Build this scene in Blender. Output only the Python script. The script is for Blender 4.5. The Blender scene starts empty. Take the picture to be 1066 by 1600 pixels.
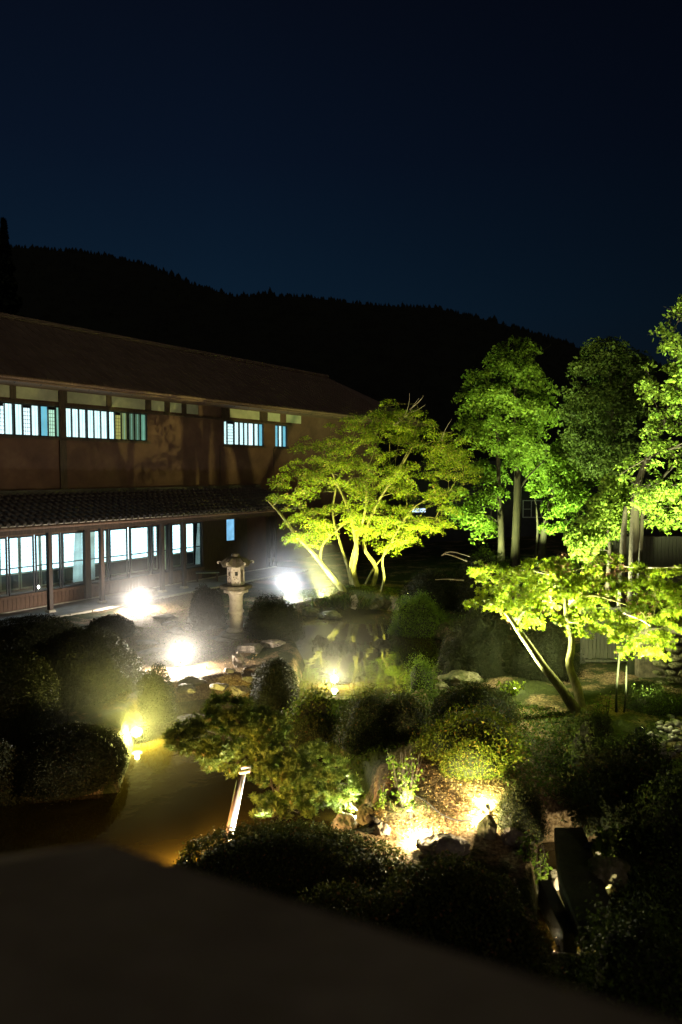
import bpy, bmesh, math, random
import numpy as np
from mathutils import Vector, noise, Matrix
R = math.radians
random.seed(7); rng = np.random.default_rng(7)
sc = bpy.context.scene
COL = sc.collection

# ------------------------------------------------------------------ camera, world, exposure
FPX = 1150.0; TH = math.atan(63/1150); CAMZ = 4.3
cam_d = bpy.data.cameras.new('camera'); cam = bpy.data.objects.new('camera', cam_d); COL.objects.link(cam)
cam.location = (0, 0, CAMZ); cam.rotation_euler = (R(90)-TH, 0, 0)
cam_d.sensor_fit = 'VERTICAL'; cam_d.sensor_height = 36; cam_d.sensor_width = 24; cam_d.lens = FPX/1600*36
cam_d.clip_start = 0.05; cam_d.clip_end = 3000
cam_d.dof.use_dof = True; cam_d.dof.focus_distance = 17; cam_d.dof.aperture_fstop = 1.3
sc.camera = cam

world = bpy.data.worlds.new('World'); sc.world = world; world.use_nodes = True
wn = world.node_tree.nodes; wl = world.node_tree.links; wn.clear()
w_out = wn.new('ShaderNodeOutputWorld'); w_bg = wn.new('ShaderNodeBackground'); w_sky = wn.new('ShaderNodeTexSky')
w_sky.sky_type = 'NISHITA'; w_sky.sun_disc = False; w_sky.sun_elevation = R(-3.5); w_sky.sun_rotation = R(-35)
w_geo = wn.new('ShaderNodeTexCoord'); w_sep = wn.new('ShaderNodeSeparateXYZ')
wl.new(w_geo.outputs['Generated'], w_sep.inputs[0])
w_rmp = wn.new('ShaderNodeValToRGB')
e = w_rmp.color_ramp.elements
e[0].position = 0.0; e[0].color = (0.0006, 0.0066, 0.0160, 1)
e[1].position = 1.0; e[1].color = (0.0005, 0.0009, 0.0030, 1)
x = e.new(0.20); x.color = (0.0005, 0.0074, 0.0185, 1)
x = e.new(0.38); x.color = (0.0007, 0.0034, 0.0108, 1)
x = e.new(0.60); x.color = (0.0008, 0.0015, 0.0045, 1)
wl.new(w_sep.outputs['Z'], w_rmp.inputs[0])
# fades out towards the east (right)
w_m = wn.new('ShaderNodeMapRange'); w_m.inputs['From Min'].default_value = -0.15; w_m.inputs['From Max'].default_value = 0.55
w_m.inputs['To Min'].default_value = 1.15; w_m.inputs['To Max'].default_value = 0.30
wl.new(w_sep.outputs['X'], w_m.inputs['Value'])
w_mx = wn.new('ShaderNodeMix'); w_mx.data_type = 'RGBA'; w_mx.blend_type = 'MULTIPLY'; w_mx.inputs['Factor'].default_value = 1
w_cc = wn.new('ShaderNodeCombineXYZ')
for k in range(3): wl.new(w_m.outputs[0], w_cc.inputs[k])
wl.new(w_rmp.outputs[0], w_mx.inputs['A']); wl.new(w_cc.outputs[0], w_mx.inputs['B'])
# the last twilight of the Nishita sky, very weak, added to the night gradient
w_ad = wn.new('ShaderNodeMix'); w_ad.data_type = 'RGBA'; w_ad.blend_type = 'ADD'; w_ad.inputs['Factor'].default_value = 0.02
wl.new(w_mx.outputs['Result'], w_ad.inputs['A']); wl.new(w_sky.outputs[0], w_ad.inputs['B'])
wl.new(w_ad.outputs['Result'], w_bg.inputs['Color']); w_bg.inputs['Strength'].default_value = 1.0
wl.new(w_bg.outputs[0], w_out.inputs[0])

sun_d = bpy.data.lights.new('sun', 'SUN'); sun_d.energy = 0.17; sun_d.angle = R(25); sun_d.color = (1, .80, .60)   # weak warm fill added to lift roof and shadows, in place of night glow
sun_o = bpy.data.objects.new('sun', sun_d); COL.objects.link(sun_o); sun_o.rotation_euler = Vector((-.25, .85, -.50)).to_track_quat('-Z', 'Y').to_euler()

vs = sc.view_settings; vs.view_transform = 'Standard'; vs.look = 'None'; vs.exposure = 0.15; vs.gamma = 1; vs.use_curve_mapping = False
cy = sc.cycles; cy.use_denoising = True; cy.volume_bounces = 0; cy.max_bounces = 6; cy.transparent_max_bounces = 12
cy.diffuse_bounces = 3; cy.glossy_bounces = 3; cy.sample_clamp_indirect = 4.0; cy.caustics_reflective = False; cy.caustics_refractive = False
cy.use_light_tree = True
for a_, v_ in (('volume_biased', True),):
    if hasattr(cy, a_): setattr(cy, a_, v_)

MD = 0.12

# ------------------------------------------------------------------ pixel helpers (measure the photo, give real 3-D points)
def ray(px, py):
    a = (px-533)/FPX; b = -(py-800)/FPX
    return Vector((a, math.cos(TH)+b*math.sin(TH), -math.sin(TH)+b*math.cos(TH)))
def P(px, py, Y):
    r = ray(px, py); return Vector((0, 0, CAMZ)) + r*(Y/r.y)
def G(px, py, z=0.0):
    r = ray(px, py); return Vector((0, 0, CAMZ)) + r*((z-CAMZ)/r.z)

# ------------------------------------------------------------------ materials
def newmat(name):
    m = bpy.data.materials.new(name); m.use_nodes = True
    n = m.node_tree.nodes; n.clear(); l = m.node_tree.links
    o = n.new('ShaderNodeOutputMaterial'); return m, n, l, o
def ramp(n, stops):
    r = n.new('ShaderNodeValToRGB'); el = r.color_ramp.elements
    while len(el) > 1: el.remove(el[-1])
    el[0].position = stops[0][0]; el[0].color = (*stops[0][1], 1)
    for p_, c_ in stops[1:]:
        k = el.new(p_); k.color = (*c_, 1)
    return r
def rough_mat(name, stops, scale=3, detail=6, rough=0.85, bump=0.3, bscale=20, bdist=0.02, stretch=(1,1,1), spec=0.3, metal=0, extra=None):
    m, n, l, o = newmat(name)
    b = n.new('ShaderNodeBsdfPrincipled'); b.inputs['Roughness'].default_value = rough
    b.inputs['Specular IOR Level'].default_value = spec; b.inputs['Metallic'].default_value = metal
    tc = n.new('ShaderNodeTexCoord'); mp = n.new('ShaderNodeMapping'); mp.inputs['Scale'].default_value = stretch
    l.new(tc.outputs['Object'], mp.inputs[0])
    t = n.new('ShaderNodeTexNoise'); t.inputs['Scale'].default_value = scale; t.inputs['Detail'].default_value = detail; t.inputs['Roughness'].default_value = 0.65
    l.new(mp.outputs[0], t.inputs['Vector'])
    r = ramp(n, stops); l.new(t.outputs[0], r.inputs[0]); l.new(r.outputs[0], b.inputs['Base Color'])
    t2 = n.new('ShaderNodeTexNoise'); t2.inputs['Scale'].default_value = bscale; t2.inputs['Detail'].default_value = 8
    l.new(mp.outputs[0], t2.inputs['Vector'])
    bp = n.new('ShaderNodeBump'); bp.inputs['Strength'].default_value = bump; bp.inputs['Distance'].default_value = bdist
    l.new(t2.outputs[0], bp.inputs['Height']); l.new(bp.outputs[0], b.inputs['Normal'])
    l.new(b.outputs[0], o.inputs[0]); return m
def leaf_mat(name, ca, cb, dead=None, trans=0.35, deadpos=0.96):
    m, n, l, o = newmat(name)
    at = n.new('ShaderNodeAttribute'); at.attribute_name = 'rnd'
    st = [(0, ca), (0.9, cb)]
    if dead: st += [(deadpos, cb), (min(1, deadpos+0.01), dead)]
    r = ramp(n, st); l.new(at.outputs['Fac'], r.inputs[0])
    tc = n.new('ShaderNodeTexCoord'); t = n.new('ShaderNodeTexNoise'); t.inputs['Scale'].default_value = 1.6; t.inputs['Detail'].default_value = 3
    l.new(tc.outputs['Object'], t.inputs[0])
    mr = n.new('ShaderNodeMapRange'); mr.inputs['From Min'].default_value = .3; mr.inputs['From Max'].default_value = .7
    mr.inputs['To Min'].default_value = .65; mr.inputs['To Max'].default_value = 1.3; l.new(t.outputs[0], mr.inputs['Value'])
    vm = n.new('ShaderNodeVectorMath'); vm.operation = 'SCALE'; l.new(r.outputs[0], vm.inputs[0]); l.new(mr.outputs[0], vm.inputs['Scale'])
    b = n.new('ShaderNodeBsdfPrincipled'); b.inputs['Roughness'].default_value = 0.62; b.inputs['Specular IOR Level'].default_value = 0.14
    l.new(vm.outputs[0], b.inputs['Base Color'])
    tr = n.new('ShaderNodeBsdfTranslucent'); l.new(vm.outputs[0], tr.inputs['Color'])
    mx = n.new('ShaderNodeMixShader'); mx.inputs[0].default_value = trans
    l.new(b.outputs[0], mx.inputs[1]); l.new(tr.outputs[0], mx.inputs[2]); l.new(mx.outputs[0], o.inputs[0]); return m
def emit_mat(name, col, s, shade=0.0, scale=6):
    m, n, l, o = newmat(name); em = n.new('ShaderNodeEmission'); em.inputs['Color'].default_value = (*col, 1); em.inputs['Strength'].default_value = s
    if shade:
        tc = n.new('ShaderNodeTexCoord'); t = n.new('ShaderNodeTexNoise'); t.inputs['Scale'].default_value = scale; l.new(tc.outputs['Object'], t.inputs[0])
        mr = n.new('ShaderNodeMapRange'); mr.inputs['From Min'].default_value = .3; mr.inputs['From Max'].default_value = .7
        mr.inputs['To Min'].default_value = s*(1-shade); mr.inputs['To Max'].default_value = s*(1+shade); l.new(t.outputs[0], mr.inputs['Value']); l.new(mr.outputs[0], em.inputs['Strength'])
    l.new(em.outputs[0], o.inputs[0]); return m
M = {}
M['plaster'] = rough_mat('brown_wall_plaster', [(.3, (.062,.030,.021)), (.55, (.092,.046,.032)), (.75, (.12,.066,.045))], 1.4, bump=.15, bscale=40, bdist=.01)
M['pale_plaster'] = rough_mat('pale_plaster', [(.3, (.25,.24,.17)), (.7, (.36,.345,.25))], 2.5, bump=.1, bscale=50, bdist=.005)
M['dark_wood'] = rough_mat('dark_wood', [(.3, (.022,.014,.010)), (.7, (.07,.042,.028))], 4, stretch=(6,6,.7), bump=.3, bscale=14, bdist=.006, rough=.6)
M['board'] = rough_mat('weathered_board', [(.3, (.06,.035,.024)), (.7, (.16,.095,.065))], 4, stretch=(7,7,.6), bump=.4, bscale=16, bdist=.006, rough=.75)
M['sash'] = rough_mat('bronze_sash', [(.3, (.018,.02,.024)), (.7, (.035,.038,.042))], 4, rough=.6, bump=.05)
M['tile'] = rough_mat('roof_tile', [(.3, (.03,.024,.023)), (.7, (.075,.06,.056))], 5, rough=.55, bump=.3, bscale=30, bdist=.008)
M['roof'] = rough_mat('upper_roof_sheet', [(.3, (.12,.085,.06)), (.7, (.21,.155,.115))], 1.2, rough=.7, bump=.3, bscale=25, bdist=.01)
M['near_roof'] = rough_mat('near_roof_sheet', [(.3, (.27,.215,.14)), (.7, (.41,.33,.22))], 6, rough=1, bump=.2, spec=0)
M['concrete'] = rough_mat('concrete_paving', [(.3, (.17,.17,.175)), (.7, (.30,.30,.30))], 2.2, bump=.35, bscale=60, bdist=.006)
M['footstone'] = rough_mat('pale_foot_stone', [(.3, (.32,.29,.23)), (.7, (.5,.46,.38))], 9, bump=.3)
M['stone'] = rough_mat('lantern_granite', [(.25, (.24,.19,.15)), (.5, (.46,.39,.32)), (.8, (.56,.49,.42))], 8, bump=.5, bscale=45, bdist=.008)
M['stone_dark'] = rough_mat('mossy_granite', [(.3, (.04,.036,.022)), (.7, (.16,.13,.09))], 8, bump=.6, bscale=35, bdist=.012)
M['rock'] = rough_mat('garden_rock', [(.3, (.07,.055,.045)), (.5, (.20,.165,.13)), (.75, (.36,.31,.26))], 4, bump=1, bscale=11, bdist=.05)
M['moss_rock'] = rough_mat('mossy_rock', [(.35, (.03,.045,.010)), (.5, (.12,.11,.05)), (.7, (.30,.26,.18))], 4, bump=.8, bscale=14, bdist=.03)
M['cobble'] = rough_mat('cobble_stone', [(.3, (.18,.17,.12)), (.7, (.38,.35,.28))], 3, bump=.2)
M['bark'] = rough_mat('mossy_bark', [(.3, (.02,.018,.006)), (.46, (.10,.095,.02)), (.60, (.18,.16,.05)), (.78, (.28,.25,.14))], 6, stretch=(1,1,.45), bump=.9, bscale=18, bdist=.025)
M['dark_bark'] = rough_mat('dark_bark', [(.3, (.012,.009,.006)), (.7, (.045,.032,.02))], 7, stretch=(2,2,.3), bump=.9, bscale=22, bdist=.02)
M['pale_bark'] = rough_mat('bare_twig_bark', [(.3, (.35,.28,.2)), (.7, (.55,.47,.38))], 7, bump=.4)
M['fence'] = rough_mat('grey_fence_board', [(.3, (.05,.05,.036)), (.7, (.11,.105,.075))], 3, stretch=(8,8,.5), bump=.4, bscale=18, bdist=.006)
M['shed'] = rough_mat('dark_shed_wall', [(.3, (.015,.016,.018)), (.7, (.03,.032,.034))], 3)
M['metal'] = rough_mat('galvanised_pole', [(.3, (.74,.72,.68)), (.7, (.82,.80,.76))], 6, rough=.8, bump=.05)
M['lower_panel'] = rough_mat('grey_shoji_board', [(.3, (.07,.085,.10)), (.7, (.11,.13,.15))], 3, bump=.1)
M['slab_stone'] = rough_mat('darkened_slab', [(.3, (.022,.022,.010)), (.7, (.065,.058,.03))], 5, bump=.6, bscale=25)  # stone colour darkened to imitate an unlit slab beside the lamps
M['lattice'] = leaf_mat('pale_lattice_wood', (.7,.7,.62), (.7,.7,.62), None, .5)
M['black'] = rough_mat('black_lamp_housing', [(.3, (.015,.015,.015)), (.7, (.03,.03,.03))], 6, rough=.5, bump=.05)
M['rail'] = rough_mat('grey_rail_metal', [(.3, (.28,.32,.30)), (.7, (.36,.40,.38))], 6, rough=.5, bump=.05)
M['core'] = rough_mat('shrub_interior_twigs', [(.3, (.010,.013,.004)), (.7, (.022,.024,.008))], 12, bump=.6, bscale=30)
M['forest'] = rough_mat('mountain_forest', [(.3, (.006,.008,.005)), (.7, (.014,.018,.010))], .2, bump=0)
M['cable'] = rough_mat('black_cable', [(.3, (.02,.02,.02)), (.7, (.03,.03,.03))], 6, bump=0)
LM = {}
LM['maple'] = leaf_mat('maple_leaf', (.085,.165,.010), (.24,.28,.014), (.36,.24,.10), .45, .955)
LM['maple2'] = leaf_mat('young_maple_leaf', (.10,.17,.008), (.22,.27,.014), (.42,.24,.14), .5, .985)
LM['deadleaf'] = leaf_mat('withered_leaf', (.30,.15,.10), (.46,.26,.17), None, .35)
LM['green'] = leaf_mat('broad_leaf', (.075,.135,.012), (.14,.20,.022), None, .4)
LM['oak'] = leaf_mat('pale_green_leaf', (.085,.15,.016), (.18,.24,.03), None, .4)
LM['dark'] = leaf_mat('dark_evergreen_leaf', (.028,.052,.008), (.075,.105,.018), None, .2)
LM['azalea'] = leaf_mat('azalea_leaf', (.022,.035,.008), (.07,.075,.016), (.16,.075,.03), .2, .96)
LM['azalea_shade'] = leaf_mat('shaded_azalea_leaf', (.008,.012,.003), (.024,.024,.008), (.05,.03,.015), .15, .97)  # azalea leaf copy with the night shade painted into its colour
LM['azalea_y'] = leaf_mat('lamplit_azalea_leaf', (.05,.085,.006), (.14,.15,.010), (.22,.13,.02), .3, .93)  # brighter, yellower azalea copy; lamplight painted into the leaf colour
LM['pine'] = leaf_mat('pine_needle', (.06,.095,.015), (.14,.17,.03), (.16,.12,.03), .25, .97)
LM['grass'] = leaf_mat('garden_grass', (.04,.075,.010), (.11,.14,.022), (.2,.15,.05), .35, .94)
LM['litter'] = leaf_mat('fallen_leaf', (.20,.115,.045), (.44,.29,.12), (.55,.40,.2), .1, .9)

# ------------------------------------------------------------------ mesh helpers
class MB:
    def __init__(s): s.v = []; s.f = []
    def add(s, vs_, fs_):
        o = len(s.v); s.v += [tuple(q) for q in vs_]; s.f += [tuple(i+o for i in q) for q in fs_]; return s
    def box(s, x0, x1, y0, y1, z0, z1):
        return s.add([(x0,y0,z0),(x1,y0,z0),(x1,y1,z0),(x0,y1,z0),(x0,y0,z1),(x1,y0,z1),(x1,y1,z1),(x0,y1,z1)],
                     [(0,3,2,1),(4,5,6,7),(0,1,5,4),(1,2,6,5),(2,3,7,6),(3,0,4,7)])
    def tube(s, pts, rad, n=8, cap=True):
        pts = [Vector(p) for p in pts]; o = len(s.v); ref = Vector((.31, .77, .55))
        for i, p in enumerate(pts):
            d_ = (pts[min(i+1, len(pts)-1)]-pts[max(i-1, 0)]).normalized()
            a = d_.cross(ref).normalized(); b = d_.cross(a)
            r = rad[i] if hasattr(rad, '__len__') else rad
            for k in range(n):
                t = 2*math.pi*k/n; s.v.append(tuple(p+(a*math.cos(t)+b*math.sin(t))*r))
        for i in range(len(pts)-1):
            for k in range(n):
                s.f.append((o+i*n+k, o+i*n+(k+1) % n, o+(i+1)*n+(k+1) % n, o+(i+1)*n+k))
        if cap:
            s.f.append(tuple(o+k for k in range(n))[::-1]); s.f.append(tuple(o+(len(pts)-1)*n+k for k in range(n)))
        return s
    def lathe(s, prof, n=6, rot=0, scallop=None):
        o = len(s.v)
        for (r, z) in prof:
            for k in range(n):
                t = 2*math.pi*k/n+rot; s.v.append((r*math.cos(t), r*math.sin(t), z))
        for i in range(len(prof)-1):
            for k in range(n):
                s.f.append((o+i*n+k, o+i*n+(k+1) % n, o+(i+1)*n+(k+1) % n, o+(i+1)*n+k))
        s.f.append(tuple(o+k for k in range(n))[::-1]); s.f.append(tuple(o+(len(prof)-1)*n+k for k in range(n)))
        return s
    def build(s, name, mat, parent=None, smooth=False, loc=None, bevel=0):
        me = bpy.data.meshes.new(name); me.from_pydata(s.v, [], s.f); me.update()
        if smooth: me.shade_smooth() if hasattr(me, 'shade_smooth') else None
        o = link(name, me, mat, parent)
        if loc is not None: o.location = loc
        if bevel:
            b = o.modifiers.new('bevel', 'BEVEL'); b.width = bevel; b.segments = 1
        return o
def link(name, me, mat=None, parent=None):
    if mat is not None and not me.materials:
        for k in (mat if isinstance(mat, (list, tuple)) else [mat]): me.materials.append(k)
    o = bpy.data.objects.new(name, me); COL.objects.link(o); o.parent = parent; return o
def tag(o, label=None, cat=None, group=None, kind=None):
    if label: o['label'] = label
    if cat: o['category'] = cat
    if group: o['group'] = group
    if kind: o['kind'] = kind
    return o
def empty(name, loc, label, cat, group=None, rz=0):
    o = bpy.data.objects.new(name, None); COL.objects.link(o); o.location = loc; o.rotation_euler = (0, 0, rz)
    o.empty_display_size = .2
    return tag(o, label, cat, group)

TPL = {
 'rhomb': (np.array([[0,0,0],[.42,.28,.06],[1,0,-.05],[.42,-.28,.06]])-np.array([.5,0,0]), [(0,1,2,3)]),
 'oval': (np.array([[0,0,0],[.35,.26,.05],[.7,.2,.03],[1,0,-.1],[.7,-.2,.03],[.35,-.26,.05]])-np.array([.1,0,0]), [(0,1,2,3,4,5)]),
 'blade': (np.array([[0,-.03,0],[0,.03,0],[.55,.02,.12],[1,0,.0],[.55,-.02,.12]]), [(0,1,2,4),(4,2,3)]),
}
def star_tpl(n=5, spread=2.2, w=.16):
    v = []; f = []
    for i in range(n):
        a = -spread+2*spread*i/(n-1); L = 1-.28*abs(a)/spread*1.2
        c, s_ = math.cos(a), math.sin(a); o = len(v)
        for (px_, py_, pz) in ((0,0,0), (.45*L, w, .04), (L, 0, -.08), (.45*L, -w, .04)):
            v.append((px_*c-py_*s_, px_*s_+py_*c, pz))
        f.append((o, o+1, o+2, o+3))
    return np.array(v)*.62, f
TPL['star'] = star_tpl(5); TPL['star3'] = star_tpl(3, 1.2, .2)
def tuft_tpl(n=9, w=.05, up=.75):
    v = []; f = []
    for i in range(n):
        a = i*2.4; el = .25+.9*(i/(n-1))*up
        c, s_ = math.cos(a)*math.cos(el), math.sin(a)*math.cos(el); z = math.sin(el); o = len(v)
        px_, py_ = -math.sin(a)*w, math.cos(a)*w
        for q in ((0,0,0), (.5*c+px_, .5*s_+py_, .5*z), (c, s_, z), (.5*c-px_, .5*s_-py_, .5*z)): v.append(q)
        f.append((o, o+1, o+2, o+3))
    return np.array(v), f
TPL['tuft'] = tuft_tpl(); TPL['fatuft'] = tuft_tpl(10, .10, .7)
def frames(N, flat=0.0, up=(0,0,1), nrm=None, jitter=1.0):
    n_ = rng.normal(size=(N, 3))*jitter
    n_ /= np.maximum(1e-6, np.linalg.norm(n_, axis=1, keepdims=True)) if jitter == 1.0 else 1.0
    if nrm is not None: n_ = n_ + nrm
    n_ = n_ + np.array(up)*flat
    n_ /= np.maximum(1e-6, np.linalg.norm(n_, axis=1, keepdims=True))
    t = np.cross(n_, rng.normal(size=(N, 3))); t /= np.maximum(1e-6, np.linalg.norm(t, axis=1, keepdims=True))
    b = np.cross(n_, t); return np.stack([t, b, n_], axis=2)
def leaf_arrays(C_, size, shape='rhomb', flat=0.0, nrm=None, jitter=1.0, var=.35):
    T, F_ = TPL[shape]; N = len(C_); K = len(T)
    Rm = frames(N, flat, nrm=nrm, jitter=jitter); s_ = size*(1+var*(rng.random(N)*2-1))
    V = np.einsum('nij,kj->nki', Rm, T)*s_[:, None, None]+C_[:, None, :]
    return V.reshape(-1, 3), F_, K, N
def build_leaves(name, C_, size, mat, shape='rhomb', parent=None, flat=0.0, nrm=None, jitter=1.0, core=None, origin=None, rndbias=None):
    C_ = np.asarray(C_, float); og = np.array(origin if origin is not None else (0, 0, 0), float)
    V, F_, K, N = leaf_arrays(C_, size, shape, flat, nrm, jitter); V = V-og
    nf = len(F_); lens = [len(q) for q in F_]; L = sum(lens)
    base = np.array([i for q in F_ for i in q]); loops = (base[None, :]+(np.arange(N)*K)[:, None]).ravel()
    sizes = np.tile(np.array(lens), N)
    rnd = np.repeat(rng.random(N) if rndbias is None else rndbias, K); mi = np.zeros(len(sizes), int)
    if core is not None:
        cv, cf = core; cv = np.asarray(cv)-og; cf = np.asarray(cf)
        loops = np.concatenate([loops, (cf+len(V)).ravel()]); V = np.concatenate([V, cv]); sizes = np.concatenate([sizes, np.full(len(cf), cf.shape[1])])
        rnd = np.concatenate([rnd, np.full(len(cv), .3)]); mi = np.concatenate([mi, np.ones(len(cf), int)])
    me = bpy.data.meshes.new(name); me.vertices.add(len(V)); me.vertices.foreach_set('co', V.astype(np.float32).ravel())
    me.loops.add(len(loops)); me.loops.foreach_set('vertex_index', loops.astype(np.int32))
    me.polygons.add(len(sizes)); st = np.concatenate([[0], np.cumsum(sizes)[:-1]])
    me.polygons.foreach_set('loop_start', st.astype(np.int32)); me.polygons.foreach_set('loop_total', sizes.astype(np.int32))
    me.polygons.foreach_set('material_index', mi.astype(np.int32))
    me.update(calc_edges=True)
    at = me.attributes.new('rnd', 'FLOAT', 'POINT'); at.data.foreach_set('value', rnd.astype(np.float32))
    o = link(name, me, [mat, M['core']] if core is not None else mat, parent)
    if origin is not None and parent is None: o.location = origin
    return o
def in_poly(x_, y_, poly):
    x_ = np.asarray(x_, float); y_ = np.asarray(y_, float); c = np.zeros(x_.shape, bool); n = len(poly); j = n-1
    for i in range(n):
        xi, yi = poly[i]; xj, yj = poly[j]
        if yi != yj: c ^= ((yi > y_) != (yj > y_)) & (x_ < (xj-xi)*(y_-yi)/(yj-yi)+xi)
        j = i
    return c
def edge_dist(x_, y_, poly):
    x_ = np.asarray(x_, float); y_ = np.asarray(y_, float); d = np.full(x_.shape, 1e9); n = len(poly)
    for i in range(n):
        ax, ay = poly[i]; bx, by = poly[(i+1) % n]; dx, dy = bx-ax, by-ay; L2 = dx*dx+dy*dy+1e-12
        t = np.clip(((x_-ax)*dx+(y_-ay)*dy)/L2, 0, 1); d = np.minimum(d, np.hypot(x_-ax-t*dx, y_-ay-t*dy))
    return d

# ------------------------------------------------------------------ ground and water
ZW = -0.35
pond_px = [(470,962),(545,950),(612,955),(640,985),(690,1000),(680,1045),(640,1104),(560,1112),(500,1116),(450,1126),(500,1170),(560,1240),
           (572,1290),(560,1335),(400,1400),(240,1420),(60,1440),(-260,1440),(-200,1262),(0,1255),(190,1240),(208,1180),(216,1140),(262,1100),(345,1090),(400,1095),(465,1088),(478,1040),(462,1000)]
pond = [tuple(G(a, b, ZW)[:2]) for a, b in pond_px]
stream_px = [(838,1335),(900,1330),(948,1392),(935,1475),(925,1560),(850,1560),(838,1440)]
stream = [tuple(G(a, b, -.5)[:2]) for a, b in stream_px]
def ground_z(x_, y_):
    x_ = np.asarray(x_, float); y_ = np.asarray(y_, float)
    z = .05*np.sin(x_*.9+1.3)*np.cos(y_*.7)+.03*np.sin(x_*2.3+y_*1.7)+.02
    # near the house the ground is level
    lt = (x_+10.2)*.832-(y_-22)*.555      # distance in front of the facade
    lvl = np.clip((3.2-lt)/1.2, 0, 1); z = z*(1-lvl)
    # gentle mound with the lit leaf litter
    mx, my = 1.55, 9.9; z += .38*np.exp(-(((x_-mx)/1.3)**2+((y_-my)/1.5)**2))
    # bank rising on the right and at the back
    z += np.clip((x_-4.5)*.06, 0, .5)+.25*np.exp(-(((x_-.4)/2.2)**2+((y_-25.7)/1.2)**2))
    for poly, dep, w in ((pond, .75, .45), (stream, .62, .18)):
        ins = in_poly(x_, y_, poly); d = edge_dist(x_, y_, poly)*np.where(ins, 1, -1)
        t = np.clip((d+w*.55)/w, 0, 1); t = t*t*(3-2*t); z = z*(1-t)+(-dep)*t
    return z
def gz(x_, y_): return float(ground_z(np.array([x_]), np.array([y_]))[0])
def on_ground(px, py):
    p = G(px, py, 0)
    for _ in range(6): p = G(px, py, max(gz(p.x, p.y), ZW))
    return p
def axis(fine0, fine1, step, lo, hi):
    a = list(np.arange(fine0, fine1, step)); s_ = step; q = fine0
    while q > lo: s_ *= 1.3; q -= s_; a.insert(0, q)
    q = a[-1]; s_ = step
    while q < hi: s_ *= 1.3; q += s_; a.append(q)
    return np.array(a)
ax_ = axis(-9, 9, .09, -900, 900); ay_ = axis(4.5, 27, .09, -60, 1400)
XX, YY = np.meshgrid(ax_, ay_); ZZ = ground_z(XX, YY)
near = (np.abs(XX) < 14) & (YY < 40) & (YY > 3)
rn = np.zeros(XX.shape)
for fr, am in ((3.1, .018), (7.7, .010), (17., .006)):
    rn += am*np.sin(XX*fr+np.cos(YY*fr*.83)*1.7)*np.cos(YY*fr*1.1+np.sin(XX*fr*.7)*1.9)
ZZ = ZZ+np.where(near, rn, 0)
nx, ny = len(ax_), len(ay_)
idx = np.arange(nx*ny).reshape(ny, nx)
fa = np.stack([idx[:-1,:-1].ravel(), idx[:-1,1:].ravel(), idx[1:,1:].ravel(), idx[1:,:-1].ravel()], axis=1)
me = bpy.data.meshes.new('ground'); me.vertices.add(nx*ny); me.vertices.foreach_set('co', np.stack([XX, YY, ZZ], axis=2).astype(np.float32).ravel())
me.loops.add(fa.size); me.loops.foreach_set('vertex_index', fa.astype(np.int32).ravel()); me.polygons.add(len(fa))
me.polygons.foreach_set('loop_start', (np.arange(len(fa))*4).astype(np.int32)); me.polygons.foreach_set('loop_total', np.full(len(fa), 4, np.int32)); me.update(calc_edges=True)
me.polygons.foreach_set('use_smooth', np.ones(len(fa), bool))
def ground_material():
    m, n, l, o = newmat('garden_soil_and_moss'); b = n.new('ShaderNodeBsdfPrincipled'); b.inputs['Roughness'].default_value = .92; b.inputs['Specular IOR Level'].default_value = .15
    tc = n.new('ShaderNodeTexCoord')
    t = n.new('ShaderNodeTexNoise'); t.inputs['Scale'].default_value = .9; t.inputs['Detail'].default_value = 8; t.inputs['Roughness'].default_value = .7; l.new(tc.outputs['Object'], t.inputs[0])
    t2 = n.new('ShaderNodeTexNoise'); t2.inputs['Scale'].default_value = 26; t2.inputs['Detail'].default_value = 6; l.new(tc.outputs['Object'], t2.inputs[0])
    soil = ramp(n, [(.3, (.06,.036,.019)), (.5, (.16,.108,.058)), (.72, (.32,.235,.14))]); l.new(t2.outputs[0], soil.inputs[0])
    moss = ramp(n, [(.3, (.014,.020,.005)), (.7, (.048,.054,.013))]); l.new(t2.outputs[0], moss.inputs[0])
    sa = n.new('ShaderNodeAttribute'); sa.attribute_name = 'sand'; sb = n.new('ShaderNodeMath'); sb.operation = 'MULTIPLY_ADD'; sb.inputs[1].default_value = -.22; l.new(sa.outputs['Fac'], sb.inputs[0]); l.new(t.outputs[0], sb.inputs[2])
    f = ramp(n, [(.42, (0,0,0)), (.50, (1,1,1))]); l.new(sb.outputs[0], f.inputs[0])
    mx = n.new('ShaderNodeMix'); mx.data_type = 'RGBA'; l.new(f.outputs[0], mx.inputs['Factor']); l.new(soil.outputs[0], mx.inputs['A']); l.new(moss.outputs[0], mx.inputs['B'])
    l.new(mx.outputs['Result'], b.inputs['Base Color'])
    bp = n.new('ShaderNodeBump'); bp.inputs['Strength'].default_value = .8; bp.inputs['Distance'].default_value = .03; l.new(t2.outputs[0], bp.inputs['Height']); l.new(bp.outputs[0], b.inputs['Normal'])
    l.new(b.outputs[0], o.inputs[0]); return m
sand = np.zeros(XX.shape)
for pxp in ([(205,925),(330,918),(345,985),(385,1010),(392,1062),(330,1078),(262,1082),(222,1030),(180,970)], [(560,1320),(600,1235),(690,1205),(790,1195),(880,1240),(868,1290),(780,1310),(700,1350),(620,1350)]):
    wp = [tuple(G(a, b, 0)[:2]) for a, b in pxp]; sd_ = np.where(in_poly(XX, YY, wp), 1, -1)*edge_dist(XX, YY, wp); sand = np.maximum(sand, np.clip(.5+sd_/.5, 0, 1))
at = me.attributes.new('sand', 'FLOAT', 'POINT'); at.data.foreach_set('value', sand.astype(np.float32).ravel())
tag(link('ground', me, ground_material()), kind='structure')

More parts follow.
